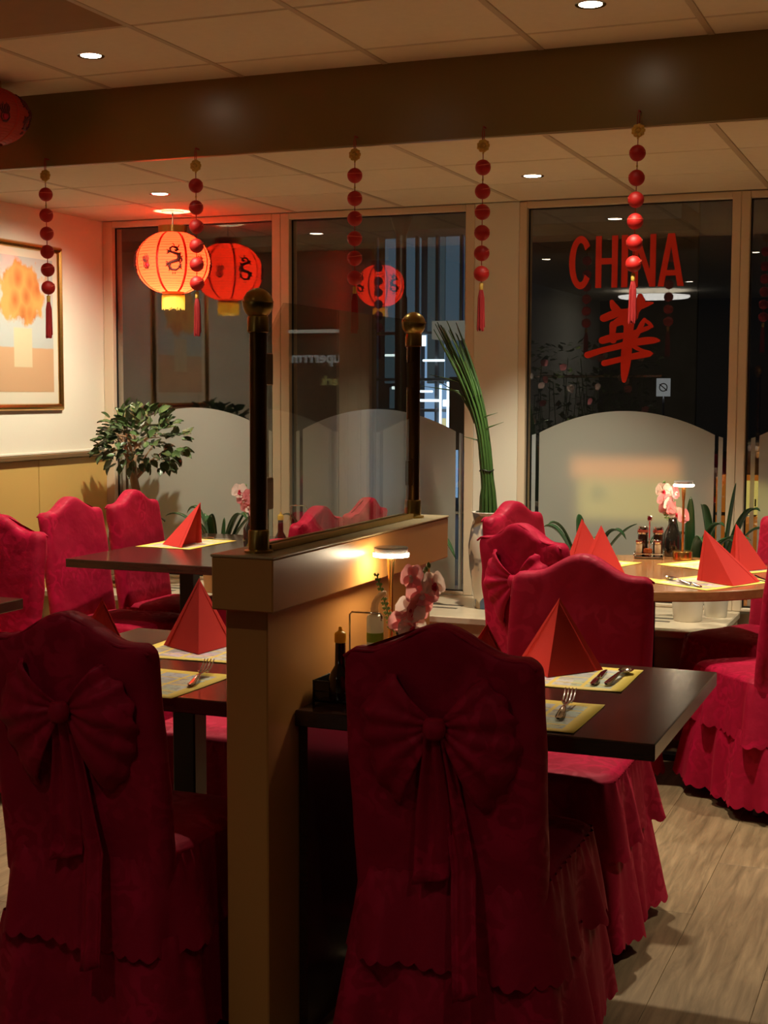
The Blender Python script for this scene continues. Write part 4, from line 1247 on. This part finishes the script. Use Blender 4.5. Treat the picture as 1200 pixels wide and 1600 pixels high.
# ------------------------------------------------------------------ strings of red beads
def bead_meshes():
    r = .0285
    d = {}
    d['ball'] = MB().lathe([(max(.0005, r*sin(pi*k/16)), -r*cos(pi*k/16)) for k in range(17)], 24).mesh('bead', M['bead'], True)
    d['seam'] = MB().lathe([(r*.985, -.0012), (r*1.012, 0), (r*.985, .0012)], 28, cap=False).mesh('bead_seam_highlight', M['beadline'], True)
    kn = MB()
    for k in range(9):
        a = 2*pi*k/9
        kn.lathe([(.0005, -.006), (.006, -.003), (.006, .003), (.0005, .006)], 8, (.011*cos(a), 0, .011*sin(a)))
    kn.lathe([(.0005, -.007), (.008, 0), (.0005, .007)], 10)
    d['knot'] = kn.mesh('gold_knot', M['goldthread'], True)
    lp = MB(); lp.tube([(-.003, 0, .0), (-.004, 0, .03), (0, 0, .052), (.004, 0, .03), (.003, 0, 0)], .0016, 6)
    d['loop'] = lp.mesh('loop', M['cord'], True)
    tk = MB().lathe([(.0005, 0), (.0035, .001), (.0035, .007), (.0005, .008)], 10)
    d['ring'] = tk.mesh('gold_ring', M['goldthread'], True)
    d['sleeve'] = MB().lathe([(.006, 0), (.0075, .002), (.0075, .026), (.005, .028)], 14).mesh('gold_sleeve', M['goldthread'], True)
    ts = MB(); r_ = random.Random(2)
    for k in range(46):
        a = r_.uniform(0, 6.28); q = sqrt(r_.random()); l = .148+r_.uniform(-.012, .004)
        ts.tube([(.005*q*cos(a), .005*q*sin(a), 0), (.0105*q*cos(a), .0105*q*sin(a), -.03), (.013*q*cos(a)+r_.uniform(-.001, .001), .013*q*sin(a), -l)], [.0022, .0026, .0022], 5)
    d['tassel'] = ts.mesh('tassel', M['tassel'])
    return d
BD = bead_meshes()
def bead_string(x, label, top=2.400, y=4.968, tilt=0.0, seed=0):
    r_ = random.Random(seed)
    t = empty('bead_string', (x, y, top), 0, label, 'bead string', 'red bead strings on the beam')
    def put(k, z, rz=0):
        return link(k_names[k], BD[k], t, (tilt*z, 0, z), rz)
    k_names = dict(ball='bead', seam='bead_seam_highlight', knot='gold_knot', loop='loop', ring='gold_ring', sleeve='gold_sleeve', tassel='tassel')
    put('loop', -.040)
    MB().tube([(0, 0, .010), (0, .026, .010)], .003, 8).build('peg', M['cord'], t)
    kn = put('knot', -.058); kn.scale = (1.45, 1.2, 1.45)
    MB().tube([(tilt*-.04, 0, -.04), (tilt*-.60, 0, -.60)], .0016, 6).build('cord', M['cord'], t)
    put('ring', -.088)
    z = -.135
    zs = [z]
    for s in (.085, .0745, .0745, .0735, .0735): z -= s; zs.append(z)
    for i, zz in enumerate(zs):
        b = put('ball', zz)
        sm = link('bead_seam_highlight', BD['seam'], b); sm.rotation_euler = (r_.uniform(.05, .45), r_.uniform(-.15, .15), 0); sm.location = (0, 0, .008)
        if i == 0: put('ring', zz-.048)
    put('sleeve', zs[-1]-.060); put('tassel', zs[-1]-.058)
    return t
names = ['bead string at the far left, hanging over the framed print', 'bead string hanging in front of the lit lantern', 'bead string hanging in front of the middle window',
         'bead string hanging in front of the cream pier', 'bead string hanging in front of the red lettering']
for k, (x, tp, tl) in enumerate(((-3.506, 2.397, -.012), (-2.800, 2.397, -.004), (-2.119, 2.400, 0), (-1.613, 2.402, .006), (-1.048, 2.420, .018))):
    bead_string(x, 'red '+names[k], tp, tilt=tl, seed=k+1)

# ------------------------------------------------------------------ framed print on the left wall
pr = empty('framed_print', (XL, 6.00, 1.78), 0, 'framed abstract print in pale blue, peach and ochre on the left wall', 'picture')
fh, fw_ = .425, .335
mb = MB()
def frame_side(y0, z0, y1, z1):
    pass
prof_f = [(0, .0), (.010, .0), (.022, .008), (.026, .018), (.018, .030), (.010, .034), (.0, .036)]   # (out of wall, inwards)
loops = []
for o_, i_ in prof_f:
    loops.append([(o_+.0005, -fw_+i_, -fh+i_), (o_+.0005, fw_-i_, -fh+i_), (o_+.0005, fw_-i_, fh-i_), (o_+.0005, -fw_+i_, fh-i_)])
v = [p for lp in loops for p in lp]; f = []
for k in range(len(loops)-1):
    for q in range(4): f.append((k*4+q, k*4+(q+1) % 4, (k+1)*4+(q+1) % 4, (k+1)*4+q))
mb.add(v, f).build('frame', M['gold'], pr)
MB().box(.001, .006, -fw_+.03, fw_-.03, -fh+.03, fh-.03).build('mat_board', M['matboard'], pr)
MB().box(.006, .0068, -fw_+.075, fw_-.075, -fh+.095, fh-.075).build('print', M['art'], pr)

# ------------------------------------------------------------------ plants
def leaf_mesh(l, w, cup=.2, n=5, mat='leaf'):
    def fn(u, v):
        wd = w*sin(pi*(.06+.94*v)**.8)
        return ((u-.5)*wd, l*v, cup*l*(((u-.5)*2)**2*.5)-cup*l*v*v*.8)
    return MB().grid(fn, 3, n).mesh('leaf', M[mat], True)
LF = [leaf_mesh(.070, .046, .25), leaf_mesh(.062, .042, .15), leaf_mesh(.054, .036, .35)]
bz = empty('bonsai_tree', (-3.985, 6.395, .430), 0, 'bonsai ficus with a bare pale trunk in a terracotta pot, in the window corner', 'plant')
MB().lathe([(.07, 0), (.085, .004), (.115, .17), (.125, .175), (.125, .215), (.115, .217), (.105, .19)], 36, cap=False).build('pot', M['terracotta'], bz, True, 40)
MB().lathe([(.0005, .190), (.108, .190)], 30, cap=False).build('soil', M['soil'], bz)
MB().lathe([(.09, .0005), (.125, .002), (.135, .022), (.130, .022), (.118, .006)], 36, cap=False).build('saucer', M['terracotta'], bz, True, 40)
tr = [(.02, 0, .18), (.060, -.02, .30), (.058, -.04, .42), (.036, -.06, .56), (.025, -.05, .66), (.03, -.02, .74)]
trunk = MB().tube(tr, [.034, .026, .023, .021, .017, .012], 12)
r_ = random.Random(11)
tips = []
for k in range(22):
    a = r_.uniform(0, 6.28); el = r_.uniform(-.35, 1.0)
    s = r_.choice([tr[3], tr[4], tr[5]])
    e = Vector((.03+.17*cos(a)*cos(el*.9), .12*sin(a)*cos(el*.9), .74+.13*sin(el)))
    mid = (Vector(s)+e)/2+Vector((0, 0, .02))
    trunk.tube([s, mid, e], [.007, .005, .002], 6); tips.append((mid, e))
trunk.build('trunk', M['trunk'], bz, True)
nleaf = 0
while nleaf < 290:
    el = math.asin(r_.uniform(-.75, 1)); a = r_.uniform(0, 2*pi); q = r_.uniform(.62, 1.0)**.6
    if el < -.2 and -2.6 < a-pi < -.9 and r_.random() < .5: continue
    lump = 1+.10*sin(3*a+1.3)+.10*sin(5*a+4*el)
    c = Vector((.035+.235*q*lump*cos(a)*cos(el), .165*q*lump*sin(a)*cos(el), .755+.185*q*lump*sin(el)))
    d = Vector((c.x-.03, c.y, (c.z-.72)*1.1)).normalized()*.9+Vector((r_.uniform(-.6, .6), r_.uniform(-.7, .5), r_.uniform(-.6, .35)))
    o = link('leaf', LF[nleaf % 3], bz, c); o.rotation_mode = 'QUATERNION'
    upv = (Vector((r_.uniform(-.5, .5), r_.uniform(-.9, .1), .9))+Vector((c.x, c.y, 0))).normalized()
    d.normalize(); xx = d.cross(upv).normalized(); zz = xx.cross(d)
    o.rotation_quaternion = Matrix((xx, d, zz)).transposed().to_quaternion()
    s = r_.uniform(.75, 1.15); o.scale = (s, s, s)
    nleaf += 1
for k in range(10):   # low shoot
    c = Vector((.10+r_.gauss(0, .02), -.01+r_.gauss(0, .02), .365+r_.gauss(0, .025)))
    o = link('leaf', LF[k % 3], bz, c, r_.uniform(0, 6)); o.rotation_euler = (r_.uniform(-.8, .5), r_.uniform(-.5, .5), r_.uniform(0, 6))
MB().tube([(.054, -.005, .33), (.08, -.008, .355), (.105, -.01, .37)], [.006, .004, .002], 6).build('shoot', M['trunk'], bz, True)

def strap_leaf(base, tip, rise, w, name='leaf', parent=None, twist=0.0, mat='clivia'):
    """arched strap leaf from base to tip, the mid point lifted by rise"""
    b = Vector(base); t = Vector(tip); md = (b+t)/2+Vector((0, 0, rise))
    h = (t-b); h.z = 0
    side = Vector((-h.y, h.x, 0)).normalized() if h.length > 1e-4 else Vector((1, 0, 0))
    def fn(u, v):
        p = b*(1-v)**2+md*2*v*(1-v)+t*v*v
        wd = w*(.55+.45*sin(pi*min(1, v*1.05)))*(1 if v < .75 else max(.02, sqrt(max(0, 1-((v-.75)/.25)**2))))
        k = (u-.5)*2
        return p+side*k*wd*.5+Vector((0, 0, .25*wd*abs(k)+twist*k*wd*v))
    o = MB().grid(fn, 5, 16).build(name, M[mat], parent, True)
    return solid(o, .0016)
def clivia(x, y, label, leaves, pot=.075, ph=.15, mat='whitepot', z=.430):
    t = empty('clivia_plant', (x, y, z), 0, label, 'plant', 'strap leaved sill plants')
    MB().lathe([(pot*.8, 0), (pot*.84, .003), (pot, ph*.95), (pot, ph), (pot*.92, ph), (pot*.9, ph*.9)], 36, cap=False).build('pot', M[mat], t, True, 40)
    MB().lathe([(.0005, ph*.90), (pot*.9, ph*.90)], 24, cap=False).build('soil', M['soil'], t)
    for (tx, ty, tz, rise, w) in leaves:
        an = atan2(ty, tx)
        strap_leaf((.018*cos(an), .018*sin(an), ph*.85), (tx, ty, tz), rise, w, 'leaf', t)
    return t
clivia(-1.085, 6.390, 'white potted strap leaf plant at the right window, behind the table lamp',
       [(.02, -.10, .57, .05, .045), (-.10, -.05, .50, .25, .05), (.17, -.10, .44, .22, .055), (.28, -.06, .38, .20, .05), (.24, .02, .30, .28, .055), (-.16, -.08, .36, .22, .05), (.12, -.20, .32, .3, .055), (-.24, .03, .30, .22, .05)])
clivia(-.985, 6.560, 'white potted strap leaf plant at the right end of the sill', [(.08, -.02, .62, .06, .05), (.20, -.10, .50, .24, .06), (-.06, -.10, .52, .20, .05), (.22, .02, .40, .20, .05), (-.2, -.1, .34, .25, .05)], pot=.06, ph=.15)
clivia(-1.560, 6.400, 'strap leaf plant on the sill between the red chairs and the round table', [(-.20, -.02, .40, .16, .075), (-.16, -.08, .42, .18, .06), (.24, -.02, .43, .10, .045), (.05, -.12, .32, .22, .085), (.20, -.06, .36, .25, .05), (-.05, .05, .46, .1, .05)], pot=.085, ph=.16)
clivia(-2.445, 6.420, 'strap leaf plant on the sill right of the partition', [(.26, -.06, .23, .30, .06), (-.02, -.14, .22, .3, .05), (-.18, -.02, .36, .18, .045), (.06, .05, .40, .06, .04), (-.22, -.08, .30, .2, .045)], pot=.075, ph=.14)
clivia(-3.480, 6.380, 'strap leaf plant on the sill behind the napkin of the far left table', [(-.30, -.02, .38, .20, .04), (-.16, -.04, .40, .26, .06), (.20, -.02, .46, .06, .028), (.20, -.06, .38, .24, .045), (-.02, -.10, .36, .25, .06), (.28, .0, .42, .16, .04), (.02, .03, .38, .02, .045), (-.10, -.14, .34, .20, .05)], pot=.085, ph=.15, mat='terracotta')
clivia(-2.95, 6.430, 'strap leaf plant on the sill seen past the dark post', [(-.18, -.03, .40, .2, .04), (.16, -.05, .38, .22, .045), (.02, -.12, .34, .2, .045), (-.05, .04, .42, .05, .04)], pot=.075, ph=.14)

# tall porcelain vase with a bound sheaf of reed stems
vz = empty('porcelain_vase', (-2.035, 6.395, .430), 0, 'tall painted porcelain vase on the sill, before the cream pier', 'vase')
MB().lathe([(.060, 0), (.064, .004), (.068, .06), (.088, .20), (.094, .30), (.082, .38), (.070, .42), (.074, .452), (.080, .458), (.072, .456), (.062, .42)], 40, cap=False).build('vase_body', M['porcelain'], vz, True, 60)
MB().lathe([(.0735, .4535), (.0805, .4585), (.0735, .4605), (.070, .4565)], 40, cap=False).build('rim', M['whitepot'], vz, True)
sh = empty('reed_sheaf', (-2.035, 6.395, .80), 0, 'bound sheaf of tall green reed stems leaning left from the porcelain vase', 'plant')
r_ = random.Random(21)
def sheaf_center(s):
    # s 0..1 along the sheaf, measured from inside the vase mouth
    pts = [(0, 0), (-.003, .15), (-.012, .30), (-.035, .48), (-.085, .66), (-.16, .84), (-.24, 1.00)]
    i = s*(len(pts)-1); k = min(int(i), len(pts)-2); f = i-k
    p0, p1, p2, p3 = pts[max(k-1, 0)], pts[k], pts[k+1], pts[min(k+2, len(pts)-1)]
    return [.5*((2*p1[c])+(-p0[c]+p2[c])*f+(2*p0[c]-5*p1[c]+4*p2[c]-p3[c])*f*f+(-p0[c]+3*p1[c]-3*p2[c]+p3[c])*f**3) for c in range(2)]
for k in range(54):
    a = r_.uniform(0, 6.28); q = sqrt(r_.random()); ln = r_.uniform(.62, .98)
    pts = []; rad = []
    flare = r_.uniform(.2, 1.0)
    for i in range(15):
        s = i/14*ln
        cx_, cz_ = sheaf_center(s)
        spread = (.050*(1-s*1.3) if s < .35 else .0272) + (.028*q*max(0, s-.45)*4*flare)
        if abs(s-.32) < .1: spread = .029
        w = .0066*(1-.72*max(0, (i-8)/6)**2)
        pts.append((cx_+spread*q*cos(a)+.05*max(0, s-.6)*cos(a)*flare, spread*q*sin(a)+.12*max(0, s-.6)*sin(a)*flare, cz_+.02*max(0, s-.5)*sin(a))); rad.append(max(.0008, w))
    MB().tube(pts, rad, 5).build('reed_stem', M['grass'], sh, True)
for (s, a, l) in ((.62, 2.6, .22), (.70, 2.9, .20), (.55, .3, .10), (.50, .35, .12), (.74, 2.2, .20), (.45, 2.9, .10), (.66, 3.0, .26)):
    cx_, cz_ = sheaf_center(s)
    e = (cx_+l*cos(a), -.02, cz_+l*abs(sin(a))*.9)
    MB().tube([(cx_, -.01, cz_-.10), (cx_+l*.25*cos(a), -.015, cz_+l*.2*abs(sin(a))), e], [.0050, .0050, .0010], 6).build('reed_stem', M['grass'], sh, True)
cx_, cz_ = sheaf_center(.32)
MB().tube([(cx_+.033*cos(q*pi/10), .033*sin(q*pi/10), cz_+.004*sin(q)) for q in range(21)], .0030, 6).build('tie', M['black'], sh, True)
cx_, cz_ = sheaf_center(.64)
MB().tube([(cx_+.031*cos(q*pi/10), .040*sin(q*pi/10), cz_+.012*cos(q*pi/10)) for q in range(21)], .0026, 6).build('tie', M['black'], sh, True)

# ------------------------------------------------------------------ out in the street
pave = struct(MB().box(-30, 20, YW+.26, 40, -.20, -.12).build('pavement', plain('wet_asphalt', (.035, .037, .042), .45, var=.3, scale=3, bump=.2, bscale=40)))
shop = empty('shop_building', (-9.0, 17.0, -.12), 0, 'blue lit shop front across the street, seen through the middle window', 'building')
def part_box(x0, x1, y0, y1, z0, z1, name, mat, par=None, b=.006):
    return MB().cbox(x0, x1, y0, y1, z0, z1, b).build(name, mat, par)
blue1 = emit('shop_blue', (.12, .21, .29), .34); blue4 = emit('shop_slate', (.10, .16, .19), .30); blue2 = emit('shop_pale', (.35, .62, 1.0), .62); blue3 = emit('shop_deep', (.03, .08, .50), .30); white = emit('shop_white', (.75, .90, 1.0), 2.2)
steel = plain('shop_steel', (.12, .15, .18), .4); concrete = plain('shop_concrete', (.10, .10, .10), .9, var=.3, scale=4)
part_box(-6, 6, .9, 1.0, 0, 5.5, 'rear_wall', concrete, shop)
part_box(-6, 6, -.3, 1.0, 3.6, 3.8, 'canopy', concrete, shop)
part_box(1.95, 2.45, .55, .60, 1.7, 3.6, 'upper_panel', blue1, shop)
part_box(2.55, 2.78, .55, .60, 1.7, 3.6, 'upper_panel', blue4, shop)
part_box(2.80, 3.05, .55, .60, 1.7, 3.6, 'upper_panel', blue1, shop)
part_box(3.15, 3.50, .55, .60, 2.5, 3.6, 'upper_panel', blue3, shop)
part_box(2.0, 2.4, .6, .64, 0.2, 1.65, 'lit_window', blue1, shop)
part_box(2.50, 2.98, .6, .64, 0.2, 2.35, 'lit_window', blue2, shop)
for x in (1.9, 2.2, 2.47, 2.75, 3.08, 3.3, 3.55): part_box(x-.02, x+.02, .35, .42, 0, 3.6, 'mullion', steel, shop)
for z in (.9, 1.35, 1.75, 2.35): part_box(1.9, 3.1, .34, .40, z-.02, z+.02, 'transom', steel, shop)
for x, z, w, h in ((2.58, 1.98, .30, .03), (2.50, 1.58, .22, .03), (2.50, 1.46, .34, .035), (2.86, 1.40, .12, .09), (2.52, 2.18, .10, .14), (2.05, 2.05, .16, .03), (2.22, 1.92, .10, .04), (2.15, 1.62, .2, .04)):
    part_box(x, x+w, .30, .33, z, z+h, 'lit_fitting', white, shop)
for x, z0, z1 in ((2.92, .2, 1.72), (2.82, .2, 1.68)): part_box(x, x+.028, .28, .31, z0, z1, 'lit_tube', white, shop)
yel = emit('shop_yellow', (.9, .85, .45), .8)
part_box(2.60, 2.66, .28, .31, .95, 1.12, 'lit_fitting', yel, shop); part_box(2.87, 2.92, .25, .28, 1.12, 1.25, 'lit_fitting', yel, shop)
part_box(3.02, 3.32, .1, .16, .85, 1.78, 'notice_board', plain('slate_board', (.10, .10, .095), .7, var=.4, scale=6), shop)
part_box(2.85, 3.6, -.1, .30, 2.25, 2.48, 'awning', emit('awning_lit', (.62, .60, .48), .22), shop)
brick = empty('brick_house', (-8.95, 20.0, -.12), radians(20), 'dark brick house wall across the street, left of the blue shop', 'building')
part_box(-.46, .62, 0, .3, 0, 5.4, 'brick_wall', brickmat(), brick)
part_box(-.1, .12, -.06, 0, 1.6, 2.5, 'door_frame', plain('dull_red_door', (.16, .03, .02), .6), brick)
part_box(.46, .60, -.10, 0, 0, 5.4, 'drain_pipe', steel, brick)
sl = bpy.data.lights.new('street_lamp_light', 'POINT'); sl.energy = 90; sl.color = (1, .78, .55); sl.shadow_soft_size = .2
so = bpy.data.objects.new('street_lamp_light', sl); COL.objects.link(so); so.location = (-4.5, 11.0, 4.6)
lp = empty('lamp_post', (-5.05, 13.0, -.12), 0, 'black lamp post before the blue shop front', 'lamp post')
MB().lathe([(.09, 0), (.09, .05), (.06, .08), (.06, 2.5), (.05, 2.52), (.045, 4.4)], 18).build('pole', M['black'], lp, True, 50)
MB().lathe([(.05, 3.10), (.12, 3.30), (.12, 3.34), (.05, 3.36)], 18).build('bracket', M['black'], lp, True, 50)
# backlit promotional board right outside the third window, and a price board by the fourth
ob = empty('backlit_sign', (-1.55, 8.30, -.12), 0, 'orange and yellow backlit board blurred behind the frosted film of the right window', 'sign')
part_box(-.50, .14, 0, .05, .84, 1.215, 'board', M['black'], ob)
part_box(-.49, .13, -.006, 0, 1.090, 1.205, 'orange_panel', emit('sign_orange', (.95, .30, .07), 1.5), ob)
part_box(-.45, .16, -.007, -.001, .850, 1.088, 'yellow_panel', emit('sign_yellow', (.80, .55, .10), 1.1), ob)
part_box(-.36, -.30, -.009, -.006, .97, 1.03, 'green_mark', emit('sign_green', (.10, .30, .05), .5), ob)
part_box(-.4, -.36, .0, .05, 0, .84, 'stand', M['black'], ob); part_box(.04, .08, .0, .05, 0, .84, 'stand', M['black'], ob)
st = empty('display_stall', (-1.28, 8.55, -.12), 0, 'orange lit display stall glimpsed through the clear strip beside the film', 'stall')
part_box(-.02, .22, 0, .3, 0, 1.08, 'stall_front', emit('stall_orange', (.75, .20, .02), .40), st)
for k in range(3): part_box(-.02, .22, -.01, 0, .35+.25*k, .37+.25*k, 'shelf_edge', M['bronze'], st)
pb = empty('price_board', (-1.00, 8.30, -.12), 0, 'yellow price board behind the fourth window at the right edge', 'sign')
part_box(-.12, .30, 0, .03, .88, 1.075, 'board', emit('price_yellow', (.80, .60, .14), .75), pb)
part_box(.0, .03, .0, .03, 0, .88, 'stand', M['black'], pb)
def block_text(s, name, size, loc, mat, parent, mirror=False, bold=0.0):
    cu = bpy.data.curves.new(name, 'FONT'); cu.body = s; cu.size = size; cu.extrude = .0006; cu.offset = bold
    o = bpy.data.objects.new(name, cu); COL.objects.link(o)
    dg = bpy.context.evaluated_depsgraph_get()
    me = bpy.data.meshes.new_from_object(o.evaluated_get(dg))
    bpy.data.objects.remove(o); bpy.data.curves.remove(cu)
    me.materials.clear(); me.materials.append(mat)
    q = link(name, me, parent, loc); q.rotation_euler = (pi/2, 0, 0)
    return q
block_text('1€', 'price_text', .060, (-.052, -.002, .930), M['black'], pb, bold=.001)
# shop poster outside at the right, seen mirrored in the partition glass
ps = empty('shop_poster', (2.62, 11.5, -.12), 0, 'brown shop poster with pale lettering outside, mirrored in the partition glass', 'sign')
part_box(-.55, .55, 0, .04, .6, 2.05, 'board', emit('poster_brown', (.16, .11, .07), .22), ps)
part_box(-.48, .20, -.04, 0, 2.10, 2.13, 'bright_bar', emit('bright_bar_glow', (.9, .85, .7), .9), ps)  # pale glowing bar above the board
block_text('Superrrm', 'poster_text', .14, (-.36, -.003, 1.84), emit('poster_white', (.8, .8, .78), .8), ps, bold=.003)
block_text('sterk', 'poster_text', .12, (-.36, -.003, 1.64), emit('poster_yellow', (.7, .6, .2), .6), ps, bold=.003)
sp = empty('road_sign', (-3.0, 15.8, -.12), 0, 'small square parking sign on a thin pole, below the red lettering', 'sign')
MB().tube([(0, 0, 0), (0, 0, 1.75)], .013, 10).build('pole', M['chrome'], sp, True)
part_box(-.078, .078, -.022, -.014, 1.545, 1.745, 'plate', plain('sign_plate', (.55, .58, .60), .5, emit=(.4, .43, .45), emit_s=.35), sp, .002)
MB().lathe([(.036, 0), (.048, 0), (.048, .002), (.036, .002)], 30, cap=False, M=Matrix.Translation((0, -.0225, 1.645)) @ Matrix.Rotation(pi/2, 4, 'X')).build('ring_mark', steel, sp)
MB().box(-.055, .055, -.0245, -.0225, -.006, .006, Matrix.Translation((0, 0, 1.645)) @ Matrix.Rotation(radians(40), 4, 'Y')).build('bar_mark', steel, sp)

# ------------------------------------------------------------------ the room behind the viewer, seen only in the window glass
lamp = empty('pendant_disc_lamp', (-3.35, -3.35, 2.674), 0, 'large round white ceiling lamp behind the viewer, seen as a reflection', 'ceiling light')
MB().lathe([(.0005, -.09), (.40, -.088), (.42, -.075), (.42, -.06), (.0005, -.055)], 48).build('diffuser', emit('pendant_glow', (1, .95, .86), 3.2), lamp, True, 40)
MB().tube([(0, 0, -.055), (0, 0, -.0005)], .01, 8).build('stem', M['chrome'], lamp)
pl = empty('planter_divider', (-3.15, .55, 0), radians(12), 'planter divider with flowers behind the viewer, seen as a reflection', 'planter')
MB().cbox(-.7, .7, -.15, .15, 0, .95, .01).build('planter_box', M['laminate'], pl)
MB().cbox(-.72, .72, -.04, .04, 1.60, 1.625, .004).build('shelf', M['chrome'], pl)
fo = MB(); r_ = random.Random(5)
for k in range(800):
    c = Vector((r_.uniform(-.68, .68), r_.uniform(-.13, .13), .93+r_.random()**1.3*1.0)); a = r_.uniform(0, 6.28); l = r_.uniform(.05, .11)
    d = Vector((cos(a), sin(a), r_.uniform(-.3, .9))).normalized()*l; s = d.cross(Vector((0, 0, 1))).normalized()*.028
    fo.add([c, c+d*.5+s, c+d, c+d*.5-s], [(0, 1, 2, 3)])
for k in range(40):
    x = r_.uniform(-.65, .65); y = r_.uniform(-.1, .1); fo.tube([(x, y, .93), (x+r_.uniform(-.1, .1), y, 1.3+r_.random()*.5)], .004, 5)
fo.build('foliage', M['planter_leaf'], pl)['kind'] = 'stuff'
for k in range(26):
    o = link('flower', ORC[k % 2][0], pl, (r_.uniform(-.66, .66), .14+r_.uniform(-.04, .05), r_.uniform(1.0, 1.9))); o.rotation_euler = (-pi/2+r_.uniform(-.4, .4), 0, r_.uniform(-.6, .6)); o.scale = (1.1,)*3
